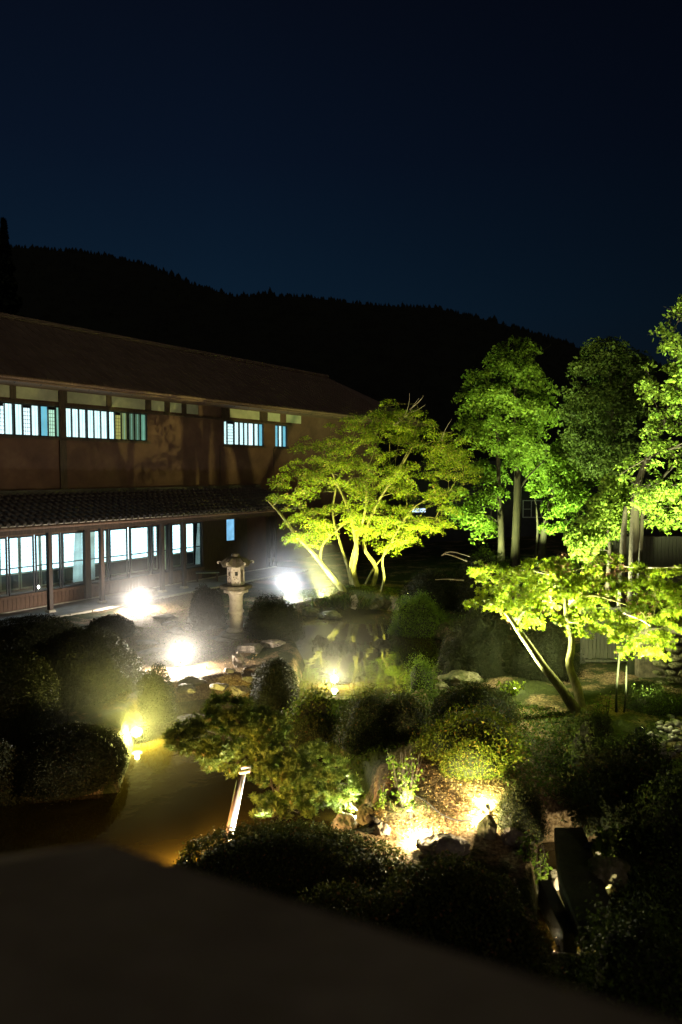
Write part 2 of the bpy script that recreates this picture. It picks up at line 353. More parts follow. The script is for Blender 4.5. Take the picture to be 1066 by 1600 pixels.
def water_material():
    m, n, l, o = newmat('murky_pond_water'); b = n.new('ShaderNodeBsdfPrincipled')
    b.inputs['Base Color'].default_value = (.048, .034, .006, 1); b.inputs['Roughness'].default_value = .035; b.inputs['IOR'].default_value = 1.33; b.inputs['Specular IOR Level'].default_value = .55
    tc = n.new('ShaderNodeTexCoord'); t = n.new('ShaderNodeTexNoise'); t.inputs['Scale'].default_value = 1.8; t.inputs['Detail'].default_value = 3; l.new(tc.outputs['Object'], t.inputs[0])
    bp = n.new('ShaderNodeBump'); bp.inputs['Strength'].default_value = .12; bp.inputs['Distance'].default_value = .05; l.new(t.outputs[0], bp.inputs['Height']); l.new(bp.outputs[0], b.inputs['Normal'])
    l.new(b.outputs[0], o.inputs[0]); return m
M['water'] = water_material()
w = MB(); w.add([(-16,4.2,ZW),(7,4.2,ZW),(7,25.2,ZW),(-16,25.2,ZW)], [(0,1,2,3)]); tag(w.build('pond_water', M['water']), kind='structure')
# ------------------------------------------------------------------ mountain
def ridge_z(px_az):   # silhouette read off the photo: pixel x -> pixel y
    xs = [-600,-200,0,60,150,220,260,300,370,430,480,560,620,680,760,850,900,1000,1100,1400,2000]
    ys = [350,372,382,386,394,408,425,441,461,460,461,472,476,478,497,522,540,562,580,600,610]
    return np.interp(px_az, xs, ys)
DM = 260.0
cols = np.linspace(-900, 2200, 260); rows_ = np.linspace(0, 1, 26); mv = []; mf = []
for j, r in enumerate(rows_):
    for i, c in enumerate(cols):
        top = P(float(c), float(ridge_z(c))+3, DM)
        X = top.x*(1.0-.35*(1-r)**1.5); Y = DM*(.62+.38*r) + 60*math.cos(c*.0016)*0
        h = top.z*(r**1.15)+ (2.2*noise.noise(Vector((X*.03, Y*.03, 0)))*r)*(0 if j == len(rows_)-1 else 1)
        mv.append((X, Y, h-1.5*(1-r)))
W_ = len(cols)
for j in range(len(rows_)-1):
    for i in range(W_-1): mf.append((j*W_+i, j*W_+i+1, (j+1)*W_+i+1, (j+1)*W_+i))
mb = MB(); mb.add(mv, mf); mt = mb.build('mountain', M['forest'], smooth=True); tag(mt, kind='structure')
# the wooded slope: cone-shaped conifers, uncountable
ring = [(math.cos(k*2*math.pi/5), math.sin(k*2*math.pi/5)) for k in range(5)]
fv = []; ff = []
for k in range(5200):
    j = len(rows_)-1 if k < 1500 else random.randint(2, len(rows_)-2); i = random.uniform(0, W_-1.01); i0 = int(i)
    a = Vector(mv[j*W_+i0]); b = Vector(mv[j*W_+i0+1]); p = a.lerp(b, i-i0)
    h = random.uniform(.7, 1.8)*(1.6 if random.random() < .05 else 1)*(.75+1.1*max(0, noise.noise(Vector((p.x*.06, 3, 0))))); r = h*random.uniform(.35, .6); o = len(fv)
    for c, s_ in ring: fv.append((p.x+c*r, p.y+s_*r, p.z-1.0))
    for c, s_ in ring: fv.append((p.x+c*r*.7, p.y+s_*r*.7, p.z+h*.35))
    fv.append((p.x+random.uniform(-.1,.1), p.y, p.z+h))
    for q in range(5):
        ff.append((o+q, o+(q+1) % 5, o+5+(q+1) % 5, o+5+q)); ff.append((o+5+q, o+5+(q+1) % 5, o+10))
mb = MB(); mb.add(fv, ff); tag(mb.build('forest', M['forest']), 'dark conifer forest covering the black mountain slope', 'forest', kind='stuff')

# ------------------------------------------------------------------ the inn building (local frame: x along the facade, y inwards)
P0 = Vector((-10.2, 22.0, 0)); DV = Vector((.555, .832, 0)); NV = Vector((-.832, .555, 0)); ANG = math.atan2(.832, .555)
def Fp(px, py, yl):
    r = ray(px, py); B = P0+NV*yl
    det = r.x*(-DV.y)-(-DV.x)*r.y; s_ = (B.x*(-DV.y)+DV.x*B.y)/det
    q = Vector((r.x*s_, r.y*s_, 0))-B; return q.dot(DV), CAMZ+r.z*s_
def T_(px, yl, py=680): return Fp(px, py, yl)[0]
inn = empty('inn_building', P0, 'two storey brown walled inn with lit paper windows behind the pond', 'building', rz=ANG)
YU = 1.2                                            # plane of the upper wall
TW0, TW1 = -6.0, 24.0
zs, zt = 5.5, 6.47
win_groups = []      # (x0, x1) of upper window openings for wall cutting
g1 = (T_(-60, YU), T_(230.5, YU)); g2 = (T_(350.5, YU), T_(412.5, YU)); g3 = (T_(430.5, YU), T_(449, YU))
wall = MB()
wall.box(TW0, TW1, YU, YU+.15, 3.45, zs-.05)
edges = [TW0, g1[0], g1[1], g2[0], g2[1], g3[0], g3[1], TW1]
for k in range(0, 8, 2): wall.box(edges[k], edges[k+1], YU, YU+.15, zs-.05, zt+.05)
wall.box(TW0, TW1, YU, YU+.15, zt+.05, 7.6)
wall.build('upper_wall', M['plaster'], inn)
# wall seams and posts
for px0, w_, dz in ((97, .26, 0), (343.5, .05, 0), (427.5, .05, 0)):
    t = T_(px0, YU); MB().box(t-w_/2, t+w_/2, YU-(.07 if w_ > .1 else .02), YU-.002, 3.5, 7.5 if w_ > .1 else zs-.08).build('wall_post' if w_ > .1 else 'cover_strip', M['dark_wood'], inn)
MB().box(TW0, g3[1]+.3, YU-.05, YU-.003, zt+.045, zt+.13).build('lintel', M['dark_wood'], inn)
MB().box(TW0, g1[1]+.1, YU-.07, YU-.003, zs-.13, zs-.045).build('window_sill', M['dark_wood'], inn)
MB().box(g2[0]-.1, g2[1]+.1, YU-.07, YU-.003, zs-.13, zs-.045).build('window_sill', M['dark_wood'], inn)
MB().box(g3[0]-.1, g3[1]+.1, YU-.07, YU-.003, zs-.13, zs-.045).build('window_sill', M['dark_wood'], inn)
# pale plaster panels above the windows
for a, b in ((-50,14.6),(24,95.5),(103.6,165),(173,226),(235,256),(264,283),(290,309),(358,405),(417,437),(447,470)):
    t0, t1 = T_(a, YU, 610), T_(b, YU, 610); MB().box(t0, t1, YU-.02, YU-.002, 6.66, 7.14).build('plaster_panel', M['pale_plaster'], inn)
for a, b in ((14.6,24),(95.5,103.6),(165,173),(226,235),(256,264),(283,290),(345,358),(405,417)):
    t0, t1 = T_(a, YU, 610), T_(b, YU, 610); MB().box(t0, t1, YU-.05, YU-.001, 6.62, 7.22).build('stud', M['dark_wood'], inn)
# small drooping metal gutter hooks
# upper windows
def lit(name, c, s): return emit_mat(name, c, s, .10, 3)
cyan = lit('lit_curtain_pale_cyan', (.64, .95, .96), 1.3); white = lit('lit_paper_bluish_white', (.70,.95,1.0), 1.4); blue = lit('lit_curtain_blue', (.20,.66,.85), .75)
teal = lit('lit_curtain_teal', (.35,.80,.62), .62); yel = lit('lit_paper_yellow', (.62,.62,.17), .55); oliv = lit('lit_curtain_olive', (.38,.50,.20), .42)
dgr = lit('lit_curtain_dim_green', (.20,.36,.22), .33); dgr2 = lit('lit_curtain_green_edge', (.25,.60,.42), .45); gw = lit('lit_paper_greenish', (.55,.95,.70), .85)
bays = [
 [(-58,-46,cyan,0),(-45,-34,cyan,0),(-33,-22,white,1)], [(-18,-6,cyan,0),(-5.5,9,white,1),(9.8,22,cyan,0)],
 [(26,37,cyan,0),(38.5,50,white,1),(51.5,62.6,cyan,0)], [(66,77,blue,0),(78,88.5,gw,1),(90,97,teal,0)],
 [(103.6,113.6,cyan,0),(114.8,124.8,cyan,0),(126,136,cyan,0)], [(139,148.3,cyan,0),(149.3,159,cyan,0),(160,169.5,cyan,0)],
 [(172,180.7,cyan,0),(182,191.2,yel,1),(192,200.5,oliv,0)], [(203.6,211.7,dgr,0),(212.7,221,dgr,0),(222,230,dgr2,0)],
 [(351,356,cyan,0),(357,366.5,cyan,1),(368,374.6,cyan,0),(376,382,cyan,0),(383,388.6,cyan,0),(389.6,397.5,white,0),(399,405,cyan,0),(405.8,412,blue,0)],
 [(431,436,blue,0),(437,442,cyan,0),(443,448.6,blue,0)]]
for by in bays:
    x0 = T_(by[0][0], YU)-.02; x1 = T_(by[-1][1], YU)+.02
    fr = MB()
    for (a, b) in ((x0-.05, x0+.01), (x1-.01, x1+.05)): fr.box(a, b, YU+.02, YU+.09, zs-.045, zt+.045)
    fr.box(x0+.01, x1-.01, YU+.02, YU+.09, zs-.045, zs); fr.box(x0+.01, x1-.01, YU+.02, YU+.09, zt, zt+.045)
    for i in range(len(by)-1):
        c0, c1 = T_(by[i][1], YU), T_(by[i+1][0], YU); fr.box(c0, max(c1, c0+.02), YU+.03, YU+.08, zs, zt)
    wnd = fr.build('window', M['sash'], inn)
    for (a, b, mt_, grid) in by:
        t0, t1 = T_(a, YU), T_(b, YU); MB().box(t0, t1, YU+.10, YU+.12, zs, zt-(.09 if grid else 0)).build('pane', mt_, wnd)
        if grid:
            g = MB()
            for k in range(1, 7): z_ = zs+(zt-.09-zs)*k/7; g.box(t0, t1, YU+.085, YU+.098, z_-.007, z_+.007)
            for k in (1, 2): x_ = t0+(t1-t0)*k/3; g.box(x_-.006, x_+.006, YU+.080, YU+.084, zs, zt-.09)
            g.build('lattice', M['board'], wnd)
        else:
            g = MB().box((t0+t1)/2-.004+.12*(t1-t0), (t0+t1)/2+.004+.12*(t1-t0), YU+.09, YU+.098, zs, zt); g.build('curtain_fold', teal, wnd)
# upper roof: overhanging slope, hip at the far end
EY, EZ, RY, RZ = -.05, 7.22, 5.0, 10.0
r0, r1 = -9.0, 27.6
rf = MB(); th_ = .12
rf.add([(r0,EY,EZ),(r1,EY,EZ),(r1-3.2,RY,RZ),(r0,RY,RZ),(r0,EY,EZ-th_),(r1,EY,EZ-th_),(r1-3.2,RY,RZ-th_),(r0,RY,RZ-th_),(r1,2*RY-EY,EZ),(r0,2*RY-EY,EZ),(r1,2*RY-EY,EZ-th_),(r0,2*RY-EY,EZ-th_)],
       [(0,1,2,3),(4,7,6,5),(0,4,5,1),(3,2,8,9),(1,8,2),(1,5,10,8),(0,3,7,4),(3,9,11,7),(7,11,10,6),(8,10,11,9),(5,6,10)])
uroof = rf.build('upper_roof', M['roof'], inn)
seam = MB(); s0 = MB().box(-.02, .02, 0, math.hypot(RY-EY, RZ-EZ), 0, .035); seam_me = s0.build('roof_seam', M['roof'], uroof)
sl = math.atan2(RZ-EZ, RY-EY); k = 0; x_ = r0+.3
while x_ < r1-3.3:
    o = seam_me if k == 0 else seam_me.copy()
    if k: COL.objects.link(o); o.parent = uroof
    o.location = (x_, EY, EZ+.002); o.rotation_euler = (sl, 0, 0); x_ += .45; k += 1
MB().tube([(r0, RY, RZ+.05), (r1-3.2, RY, RZ+.05)], .12, 8).build('ridge_cap', M['roof'], uroof)
MB().tube([(r0, EY-.07, EZ-.08), (r1, EY-.07, EZ-.08)], .055, 8).build('gutter', M['board'], uroof)
hook = MB().tube([(0,0,0),(0,.02,-.07),(0,.06,-.10),(0,.10,-.07)], .010, 5).build('gutter_hook', M['black'], uroof)
for k in range(26):
    o = hook if k == 0 else hook.copy()
    if k: COL.objects.link(o); o.parent = uroof
    o.location = (-3+k*.9, EY+.05, EZ-.12)
MB().box(r0+.05, r1-.1, EY+.05, YU-.01, EZ-.18, EZ-.13).build('soffit', M['board'], uroof)
# back and end walls of the building (give it its depth)
MB().box(TW0, TW1, 8.6, 8.75, 0, 7.5).build('back_wall', M['plaster'], inn)
MB().box(TW1-.15, TW1, YU+.16, 8.59, 0, 7.5).build('end_wall', M['plaster'], inn)
MB().box(13.3, TW1, YU, YU+.15, 0, 3.44).build('lower_end_wall', M['plaster'], inn)

# lower lean-to roof with round tile ribs
LE, LZ, LT, LTZ = -1.35, 2.78, YU, 3.60
lr0, lr1 = -7.0, 13.3
lr = MB(); lr.add([(lr0,LE,LZ),(lr1,LE,LZ),(lr1,LT,LTZ),(lr0,LT,LTZ),(lr0,LE,LZ-.08),(lr1,LE,LZ-.08),(lr1,LT,LTZ-.08),(lr0,LT,LTZ-.08)],
                  [(0,1,2,3),(4,7,6,5),(0,4,5,1),(1,5,6,2),(2,6,7,3),(3,7,4,0)])
lroof = lr.build('lower_roof', M['tile'], inn)
sl2 = math.atan2(LTZ-LZ, LT-LE); L2 = math.hypot(LT-LE, LTZ-LZ)
rib = MB()
for q in range(8):
    a = L2*q/8; rib.tube([(0, a, .012), (0, a+L2/8+.02, .0)], [.062, .052], 7)
rb = rib.build('tile_rib', M['tile'], lroof, smooth=True)
cap = MB().tube([(0,-.03,.0),(0,.0,.0)], .068, 10).build('round_end_tile', M['tile'], lroof)
lip = MB().add([(-.085,-.045,-.03),(.085,-.045,-.03),(.085,-.02,-.03),(-.085,-.02,-.03),(-.085,-.045,-.085),(-.04,-.045,-.105),(.04,-.045,-.105),(.085,-.045,-.085),(-.085,-.02,-.085),(-.04,-.02,-.105),(.04,-.02,-.105),(.085,-.02,-.085)],
               [(0,4,5,6,7,1),(3,2,11,10,9,8),(0,1,2,3),(4,8,9,5),(5,9,10,6),(6,10,11,7),(0,3,8,4),(1,7,11,2)]).build('eave_tile', M['footstone'], lroof)
n_rib = int((lr1-lr0)/.26)
for k in range(n_rib):
    x_ = lr0+.15+k*.26
    for src, dx in ((rb, 0), (cap, 0), (lip, .13)):
        o = src if k == 0 else src.copy()
        if k: COL.objects.link(o); o.parent = lroof
        o.location = (x_+dx, LE, LZ+.01); o.rotation_euler = (sl2, 0, 0)
MB().box(lr0, lr1, YU-.18, YU-.004, LTZ-.04, LTZ+.10).build('flashing_ridge', M['tile'], lroof)
MB().box(lr0+.1, lr1-.1, LE+.12, LE+.26, LZ-.30, LZ-.09).build('eave_beam', M['dark_wood'], lroof)
MB().tube([(lr0, LE-.12, LZ-.10), (lr1-1.6, LE-.12, LZ-.10)], .05, 8).build('gutter', M['board'], lroof)
# rafters under the lower eave
raf = MB().box(-.03, .03, .1, 1.5, -.15, -.09).build('rafter', M['dark_wood'], lroof)
for k in range(42):
    o = raf if k == 0 else raf.copy()
    if k: COL.objects.link(o); o.parent = lroof
    o.location = (lr0+.3+k*.48, LE, LZ); o.rotation_euler = (sl2, 0, 0)

# ground floor: veranda corridor behind glass doors
gx1 = T_(318, 0, 880)
MB().box(lr0, 13.05, .02, 1.25, .30, .46).build('corridor_floor', M['board'], inn)
MB().box(lr0, 13.05, 0, 1.3, 2.62, 2.68).build('corridor_ceiling', M['board'], inn)
MB().box(lr0, 13.05, -.02, .10, 2.33, 2.62).build('door_head', M['board'], inn)
MB().box(lr0, gx1, -.05, .10, .44, .52).build('door_sill', M['board'], inn)
bd = MB().box(0, .135, -.02, .02, .06, .43).build('skirt_board', M['board'], inn)
k = 0; x_ = -6.8
while x_ < gx1-.14:
    o = bd if k == 0 else bd.copy()
    if k: COL.objects.link(o); o.parent = inn
    o.location = (x_, random.uniform(-.006, .006), 0); x_ += .145; k += 1
MB().box(lr0, gx1, .03, .12, .06, .43).build('skirt_backing', M['dark_wood'], inn)
MB().box(lr0, 13.1, -.07, .14, -.15, .055).build('foundation', M['footstone'], inn)
def gt(px): return T_(px, 0, 885)
# glass doors
m_glass, n, l, o = newmat('window_glass')
tr = n.new('ShaderNodeBsdfTransparent'); tr.inputs[0].default_value = (.86, .95, .97, 1); gl = n.new('ShaderNodeBsdfGlossy'); gl.inputs['Roughness'].default_value = .02
mx = n.new('ShaderNodeMixShader'); mx.inputs[0].default_value = .08; l.new(tr.outputs[0], mx.inputs[1]); l.new(gl.outputs[0], mx.inputs[2]); l.new(mx.outputs[0], o.inputs[0])
doors = [(-58,-20),(-18,13),(15,55),(57,96),(98,134),(136,171),(173,201),(204,236),(238,263),(267,288),(290,316)]
for a, b in doors:
    x0, x1 = gt(a), gt(b); f = MB(); fw = .045
    f.box(x0, x0+fw, .02, .07, .525, 2.325); f.box(x1-fw, x1, .02, .07, .525, 2.325)
    f.box(x0+fw, x1-fw, .02, .07, .525, .58); f.box(x0+fw, x1-fw, .02, .07, 2.27, 2.325); f.box(x0+fw, x1-fw, .03, .06, 1.34, 1.37)
    dr = f.build('glass_door', M['sash'], inn)
    MB().box(x0+fw, x1-fw, .042, .048, .58, 2.27).build('pane', m_glass, dr)
# wide pillar between doors, wall at the end of the corridor
for a, w_ in ((134.5, .22), (265, .14)):
    x_ = gt(a); MB().box(x_-w_/2, x_+w_/2, -.12, .015, .06, 2.7).build('pillar', M['dark_wood'], inn)
# lit shoji row at the back of the corridor
paper = emit_mat('lit_shoji_paper', (.66, .93, 1.0), 3.6, .06, 1.5)
paper2 = emit_mat('lit_shoji_paper_blue', (.25, .62, .95), .8, .2, 3)
SY = 1.25
def st_(px): return T_(px, SY, 870)
shoji = [(-60,-28),(-26,-2),(0,30),(32,62),(64,97),(99,131),(136,167),(170,203),(205,232),(240,246),(268,283),(291,303)]
for a, b in shoji:
    x0, x1 = st_(a), st_(b); f = MB(); fw = .035
    f.box(x0, x0+fw, SY, SY+.035, .47, 2.3); f.box(x1-fw, x1, SY, SY+.035, .47, 2.3); f.box(x0+fw, x1-fw, SY, SY+.035, .96, 1.02); f.box(x0+fw, x1-fw, SY, SY+.035, 2.24, 2.3)
    f.box(x0+fw, x1-fw, SY, SY+.035, .47, .52)
    sj = f.build('shoji', M['lattice'], inn)
    MB().box(x0+fw, x1-fw, SY+.022, SY+.028, 1.02, 2.24).build('paper', paper, sj)
    MB().box(x0+fw, x1-fw, SY+.010, SY+.028, .52, .96).build('lower_panel', M['lower_panel'], sj)
    g = MB()
    nv = max(1, int((x1-x0)/.24))
    for k in range(1, 9): z_ = 1.02+1.22*k/9; g.box(x0+fw, x1-fw, SY+.004, SY+.018, z_-.005, z_+.005)
    for k in range(1, nv+1): x_ = x0+fw+(x1-x0-2*fw)*k/(nv+1); g.box(x_-.005, x_+.005, SY-.001, SY+.003, 1.02, 2.24)
    g.build('lattice', M['lattice'], sj)
MB().box(st_(304), 13.0, SY, SY+.1, .46, 2.62).build('corridor_back_wall', M['dark_wood'], inn)
MB().box(lr0, st_(304), SY+.05, SY+.1, .46, 2.62).build('corridor_back_wall', M['dark_wood'], inn)
# right end: dark boarded wall with a narrow blue window, plaster wall, dark entrance
xa, xb, xc, xd = gx1, gt(354), gt(369), gt(387)
MB().box(xa, xb, 0, .10, .06, 2.33).build('dark_board_wall', M['dark_wood'], inn)
MB().box(xb, xc, 0, .10, .06, 1.40).build('dark_board_wall', M['dark_wood'], inn)
MB().box(xc, xd, 0, .10, .06, 2.33).build('dark_board_wall', M['dark_wood'], inn)
MB().box(xd, gt(416), 0, .12, .06, 2.61).build('plaster_wall', M['plaster'], inn)
MB().box(gt(416), 13.05, .10, .14, .06, 2.61).build('entrance_door', M['dark_wood'], inn)
for a in (417, 423.5, 431): x_ = gt(a); MB().box(x_-.05, x_+.05, -.03, .09, .06, 2.61).build('door_post', M['dark_wood'], inn)
wnd = MB().box(xb, xb+.05, .02, .07, 1.4, 2.33).box(xc-.05, xc, .02, .07, 1.4, 2.33).box(xb+.05, xc-.05, .02, .07, 1.4, 1.45).build('narrow_window', M['sash'], inn)
MB().box(xb+.05, xc-.05, .05, .06, 1.45, 2.33).build('pane', paper2, wnd)
# free-standing eave posts on foot stones
for px_, py_ in ((-60, 985), (79, 957), (160, 943), (254, 925), (288, 915)):
    t, z_ = Fp(px_, py_, -1.0)
    po = MB().box(t-.07, t+.07, -1.07, -.93, .10, 2.62).build('eave_post', M['dark_wood'], inn, bevel=.008)
    MB().add([(t-.14,-1.14,-.05),(t+.14,-1.14,-.05),(t+.14,-.86,-.05),(t-.14,-.86,-.05),(t-.10,-1.10,.10),(t+.10,-1.10,.10),(t+.10,-.90,.10),(t-.10,-.90,.10)],
             [(0,3,2,1),(4,5,6,7),(0,1,5,4),(1,2,6,5),(2,3,7,6),(3,0,4,7)]).build('foot_stone', M['footstone'], po)
# concrete drip strip along the house
ps = MB(); ps.box(-7, 13.2, -1.75, -.08, -.1, .03)
stp = ps.build('pavement', M['concrete']); stp.location = P0; stp.rotation_euler = (0, 0, ANG); tag(stp, kind='structure')
kb = MB().box(0, .78, -1.88, -1.76, -.1, .05).build('kerb_stone', M['footstone'], stp, bevel=.01)
for k in range(1, 25):
    o = kb.copy(); COL.objects.link(o); o.parent = stp; o.location = (-7+k*.8, 0, 0)
kb.location = (-7, 0, 0)

# curtains hanging behind the glass
m_curt = leaf_mat('sheer_curtain', (.97,.97,.93), (.97,.97,.93), None, .97)
m_curt_y = leaf_mat('cream_curtain', (.97,.95,.68), (.97,.95,.68), None, .95)
def curtain(px0, px1, yl, mat, label, z0=.62, z1=2.28, gather=.6):
    x0, x1 = T_(px0, yl, 890), T_(px1, yl, 890); mb = MB(); n = 110; mvs = []; rowsn = 6
    for j in range(rowsn+1):
        v = j/rowsn; wdt = 1-gather*(v)**1.3*.5
        for i in range(n+1):
            u = i/n; cx = x1 if gather > 0 else x0
            X = cx+(x0+(x1-x0)*u-cx)*wdt; Y = .03*math.sin(u*44+.6*math.sin(u*9))*(1-.3*v)
            mvs.append((X, yl+Y, z0+(z1-z0)*v))
    fs_ = [(j*(n+1)+i, j*(n+1)+i+1, (j+1)*(n+1)+i+1, (j+1)*(n+1)+i) for j in range(rowsn) for i in range(n)]
    mb.add(mvs, fs_); o = mb.build('curtain', mat, None, smooth=True); o.location = P0; o.rotation_euler = (0, 0, ANG)
    tag(o, label, 'curtain'); return o
curtain(114, 129, .22, m_curt, 'white gathered curtain left of the widest dark pillar on the veranda')
curtain(140, 148, .22, m_curt, 'narrow white curtain just right of the widest dark pillar', gather=-.4)
curtain(252, 261, .22, m_curt_y, 'cream curtain beside the fourth eave post', z0=.6, gather=.05)
curtain(306, 317, .22, m_curt, 'bluish white curtain at the right end of the glass doors', gather=.7)

# ------------------------------------------------------------------ roof corner in the near foreground (the viewer's own wing)
nr = empty('near_eave_roof', (0, 1.2, 3.7), 'plain dark brown roof corner jutting in at the bottom left', 'roof')
zr = 3.7
A = G(168, 1318, zr); B = G(810, 1665, zr); Cc = G(-60, 1396, zr)
def lr_(p): return (p.x, p.y-1.2, p.z-3.7)
back1 = Vector((.75, .25, zr+.2)); back2 = Vector((-1.6, .25, zr+.2))
nm = MB(); top = [lr_(A), lr_(B), lr_(back1), lr_(back2), lr_(Vector((Cc.x-.8, Cc.y-.10, zr))), lr_(Cc)]
bot = [(a[0], a[1], a[2]-.06) for a in top]
nm.add(top+bot, [(5,4,3,0),(0,3,2,1),(11,6,9,10),(6,7,8,9)]+[(i, (i+1) % 6, 6+(i+1) % 6, 6+i) for i in range(6)])
nm.build('roof_sheet', M['near_roof'], nr)
nm = MB(); nm.box(-.1, .1, -.05, .05, -3.4, -.12); o = nm.build('downpipe', M['black'], nr); o.location = (-.9, -.75, .1)

# ------------------------------------------------------------------ rocks, shrubs, plants
def ico(sub):
    bm = bmesh.new(); bmesh.ops.create_icosphere(bm, subdivisions=sub, radius=1); v = np.array([q.co[:] for q in bm.verts]); f = np.array([[q.index for q in k.verts] for k in bm.faces]); bm.free(); return v, f
ICO = {k: ico(k) for k in (1, 2, 3, 4)}
def rock_mesh(rx, ry, rz, seed, sub=3, cut=.75):
    v, f = ICO[sub]; v = v.copy(); sd = Vector((seed*3.7, seed*1.3, 0)); out = []
    planes = [Vector((random.gauss(0,1), random.gauss(0,1), random.gauss(.3,.8))).normalized() for _ in range(9)]
    for q in v:
        p = Vector(q)
        for pl in planes:
            dd = p.dot(pl)-cut
            if dd > 0: p -= pl*dd*.85
        p *= .97+.22*noise.noise(p*1.7+sd)+.13*(.4-abs(noise.noise(p*3.6+sd)))+.07*noise.noise(p*8+sd)+.035*noise.noise(p*17+sd)
        out.append((p.x*rx, p.y*ry, p.z*rz))
    return out, f.tolist()
seed_ = [1]
def rock(px, py, wpx, hpx, label, mat='rock', dep=.8, sink=.25, sub=4, cut=.75, parent=None, name='rock', group=None, cat='rock'):
    """px, py: middle of its foot in the photo; wpx, hpx: size there"""
    p = on_ground(px, py); s_ = p.y/FPX; rx = wpx*s_/2; ry = rx*dep; rz = hpx*s_*.55
    seed_[0] += 1; v, f = rock_mesh(rx, ry, rz, seed_[0], sub, cut); mb = MB(); mb.add(v, f)
    o = mb.build(name, M[mat], parent, smooth=False); o.location = (p.x, p.y+ry*.8, p.z+rz*(1-sink)-rz*.35); o.rotation_euler = (0, 0, random.uniform(-.4, .4))
    if label: tag(o, label, cat, group)
    return o
def lump(c, rx, ry, rz, sub=3, amp=.1, sd=0, zcut=None):
    v, f = ICO[sub]; out = []
    for q in v:
        p = Vector(q); k = 1+amp*noise.noise(p*1.6+Vector((sd, 0, 0)))+amp*.5*noise.noise(p*4+Vector((sd, 0, 0)))
        z_ = p.z*rz*k
        out.append((c[0]+p.x*rx*k, c[1]+p.y*ry*k, c[2]+max(z_, -.15*rz if zcut is None else zcut)))
    return np.array(out), f
def shrub_at(c, rx, ry, rz, label, mat='azalea', leaf=.03, dens=1400, name='azalea_shrub', group=None, shape='rhomb', amp=.12, cat='shrub', fuzz=.022, tilt=0.9):
    """clipped dome: leaves all over a lumpy body; c = centre of its foot"""
    sd = random.random()*50; area = 2*math.pi*((rx*ry)**1.6/3+(rx*rz)**1.6/3+(ry*rz)**1.6/3)**(1/1.6)
    N = min(70000, max(300, int(area*dens*1.9)))
    d_ = rng.normal(size=(N, 3)); d_[:, 2] = np.abs(d_[:, 2])-.12*(rng.random(N)); d_ /= np.linalg.norm(d_, axis=1, keepdims=True)
    k = np.array([1+amp*noise.noise(Vector(q)*1.6+Vector((sd,0,0)))+amp*.5*noise.noise(Vector(q)*4+Vector((sd,0,0)))+amp*.35*noise.noise(Vector(q)*11+Vector((sd,0,0))) for q in d_])
    pos = d_*np.array([rx, ry, rz])*k[:, None]*(1-.12*rng.random(N)**2)[:, None]+d_*(rng.normal(size=N)*fuzz+ (rng.random(N) < .06)*rng.random(N)*fuzz*2.5)[:, None]
    nr_ = d_/np.array([rx, ry, rz]); nr_ /= np.linalg.norm(nr_, axis=1, keepdims=True)
    core = lump((0,0,0), rx*.86, ry*.86, rz*.86, 3, amp, sd)
    o = build_leaves(name, pos, leaf, LM[mat], shape, nrm=nr_*tilt, core=core, origin=(0,0,0)); o.location = c
    return tag(o, label, cat, group)
def shrub(xl, xr, yt, yb, label, mat='azalea', asp=.85, z0=None, **kw):
    p = on_ground((xl+xr)/2, yb) if z0 is None else G((xl+xr)/2, yb, z0)
    w_ = (xr-xl)*p.y/FPX; rx = w_/2; ry = rx*asp; yc = p.y+ry*.85
    rx = (xr-xl)/2*(yc-.1*ry)/FPX
    # dome tangent to the sight line through yt
    z0_ = min(gz(p.x, yc), p.z) if z0 is None else z0
    a = (yt-737)/FPX; H = CAMZ-a*yc-z0_   # height of that sight line above the foot at the centre
    rz = math.sqrt(max(.02, H*H-(a*ry)**2)) if H > a*ry else max(.12, H*.8)
    dist = yc; lf = kw.pop('leaf', max(.024, 2.0*dist/FPX)); dn = kw.pop('dens', min(4200, 1.25/(lf*lf*.45)))
    return shrub_at((( (xl+xr)/2-533)/FPX*yc, yc, z0_), rx, ry, rz, label, mat, leaf=lf, dens=dn, **kw)

# near hedge mounds at the bottom
shrub(235, 665, 1303, 1450, 'long low clipped azalea mound above the near roof corner', asp=.55, z0=-.2, leaf=.032)
shrub(560, 858, 1345, 1640, 'large dark clipped azalea dome at the bottom centre', asp=.8, z0=-.3, leaf=.032)
shrub(700, 893, 1445, 1700, 'azalea mound with yellowish tips beside the bottom stream', 'azalea', asp=.7, z0=-.5, leaf=.030, fuzz=.06)
shrub(380, 720, 1400, 1690, 'dark clipped azalea mound right against the near roof edge', asp=.7, z0=-.6, leaf=.032)
shrub(780, 862, 1236, 1312, 'small round azalea ball above the dark footbridge', asp=.9)
shrub(900, 1066, 1190, 1308, 'broad leafy shrub right of the dark footbridge', 'azalea', fuzz=.09, amp=.25, leaf=.045)
shrub(1005, 1180, 1215, 1370, 'dark leafy shrub cut off by the right edge of the picture', 'dark', fuzz=.08, amp=.25, leaf=.045)
shrub(895, 960, 1130, 1230, 'feathery green shrub below the forked maple trunk', 'dark', fuzz=.07, amp=.3, leaf=.045)
shrub(960, 1050, 1150, 1235, 'feathery green shrub left of the cobble heap', 'dark', fuzz=.07, amp=.3, leaf=.045)
shrub(915, 1110, 1450, 1640, 'dark low shrub filling the bottom right corner', 'dark', fuzz=.08, amp=.25, z0=-.2, leaf=.04)
shrub(992, 1180, 1385, 1480, 'dark shrub over the mossy boulder at the right', 'dark', fuzz=.08, amp=.25, z0=-.1, leaf=.04)
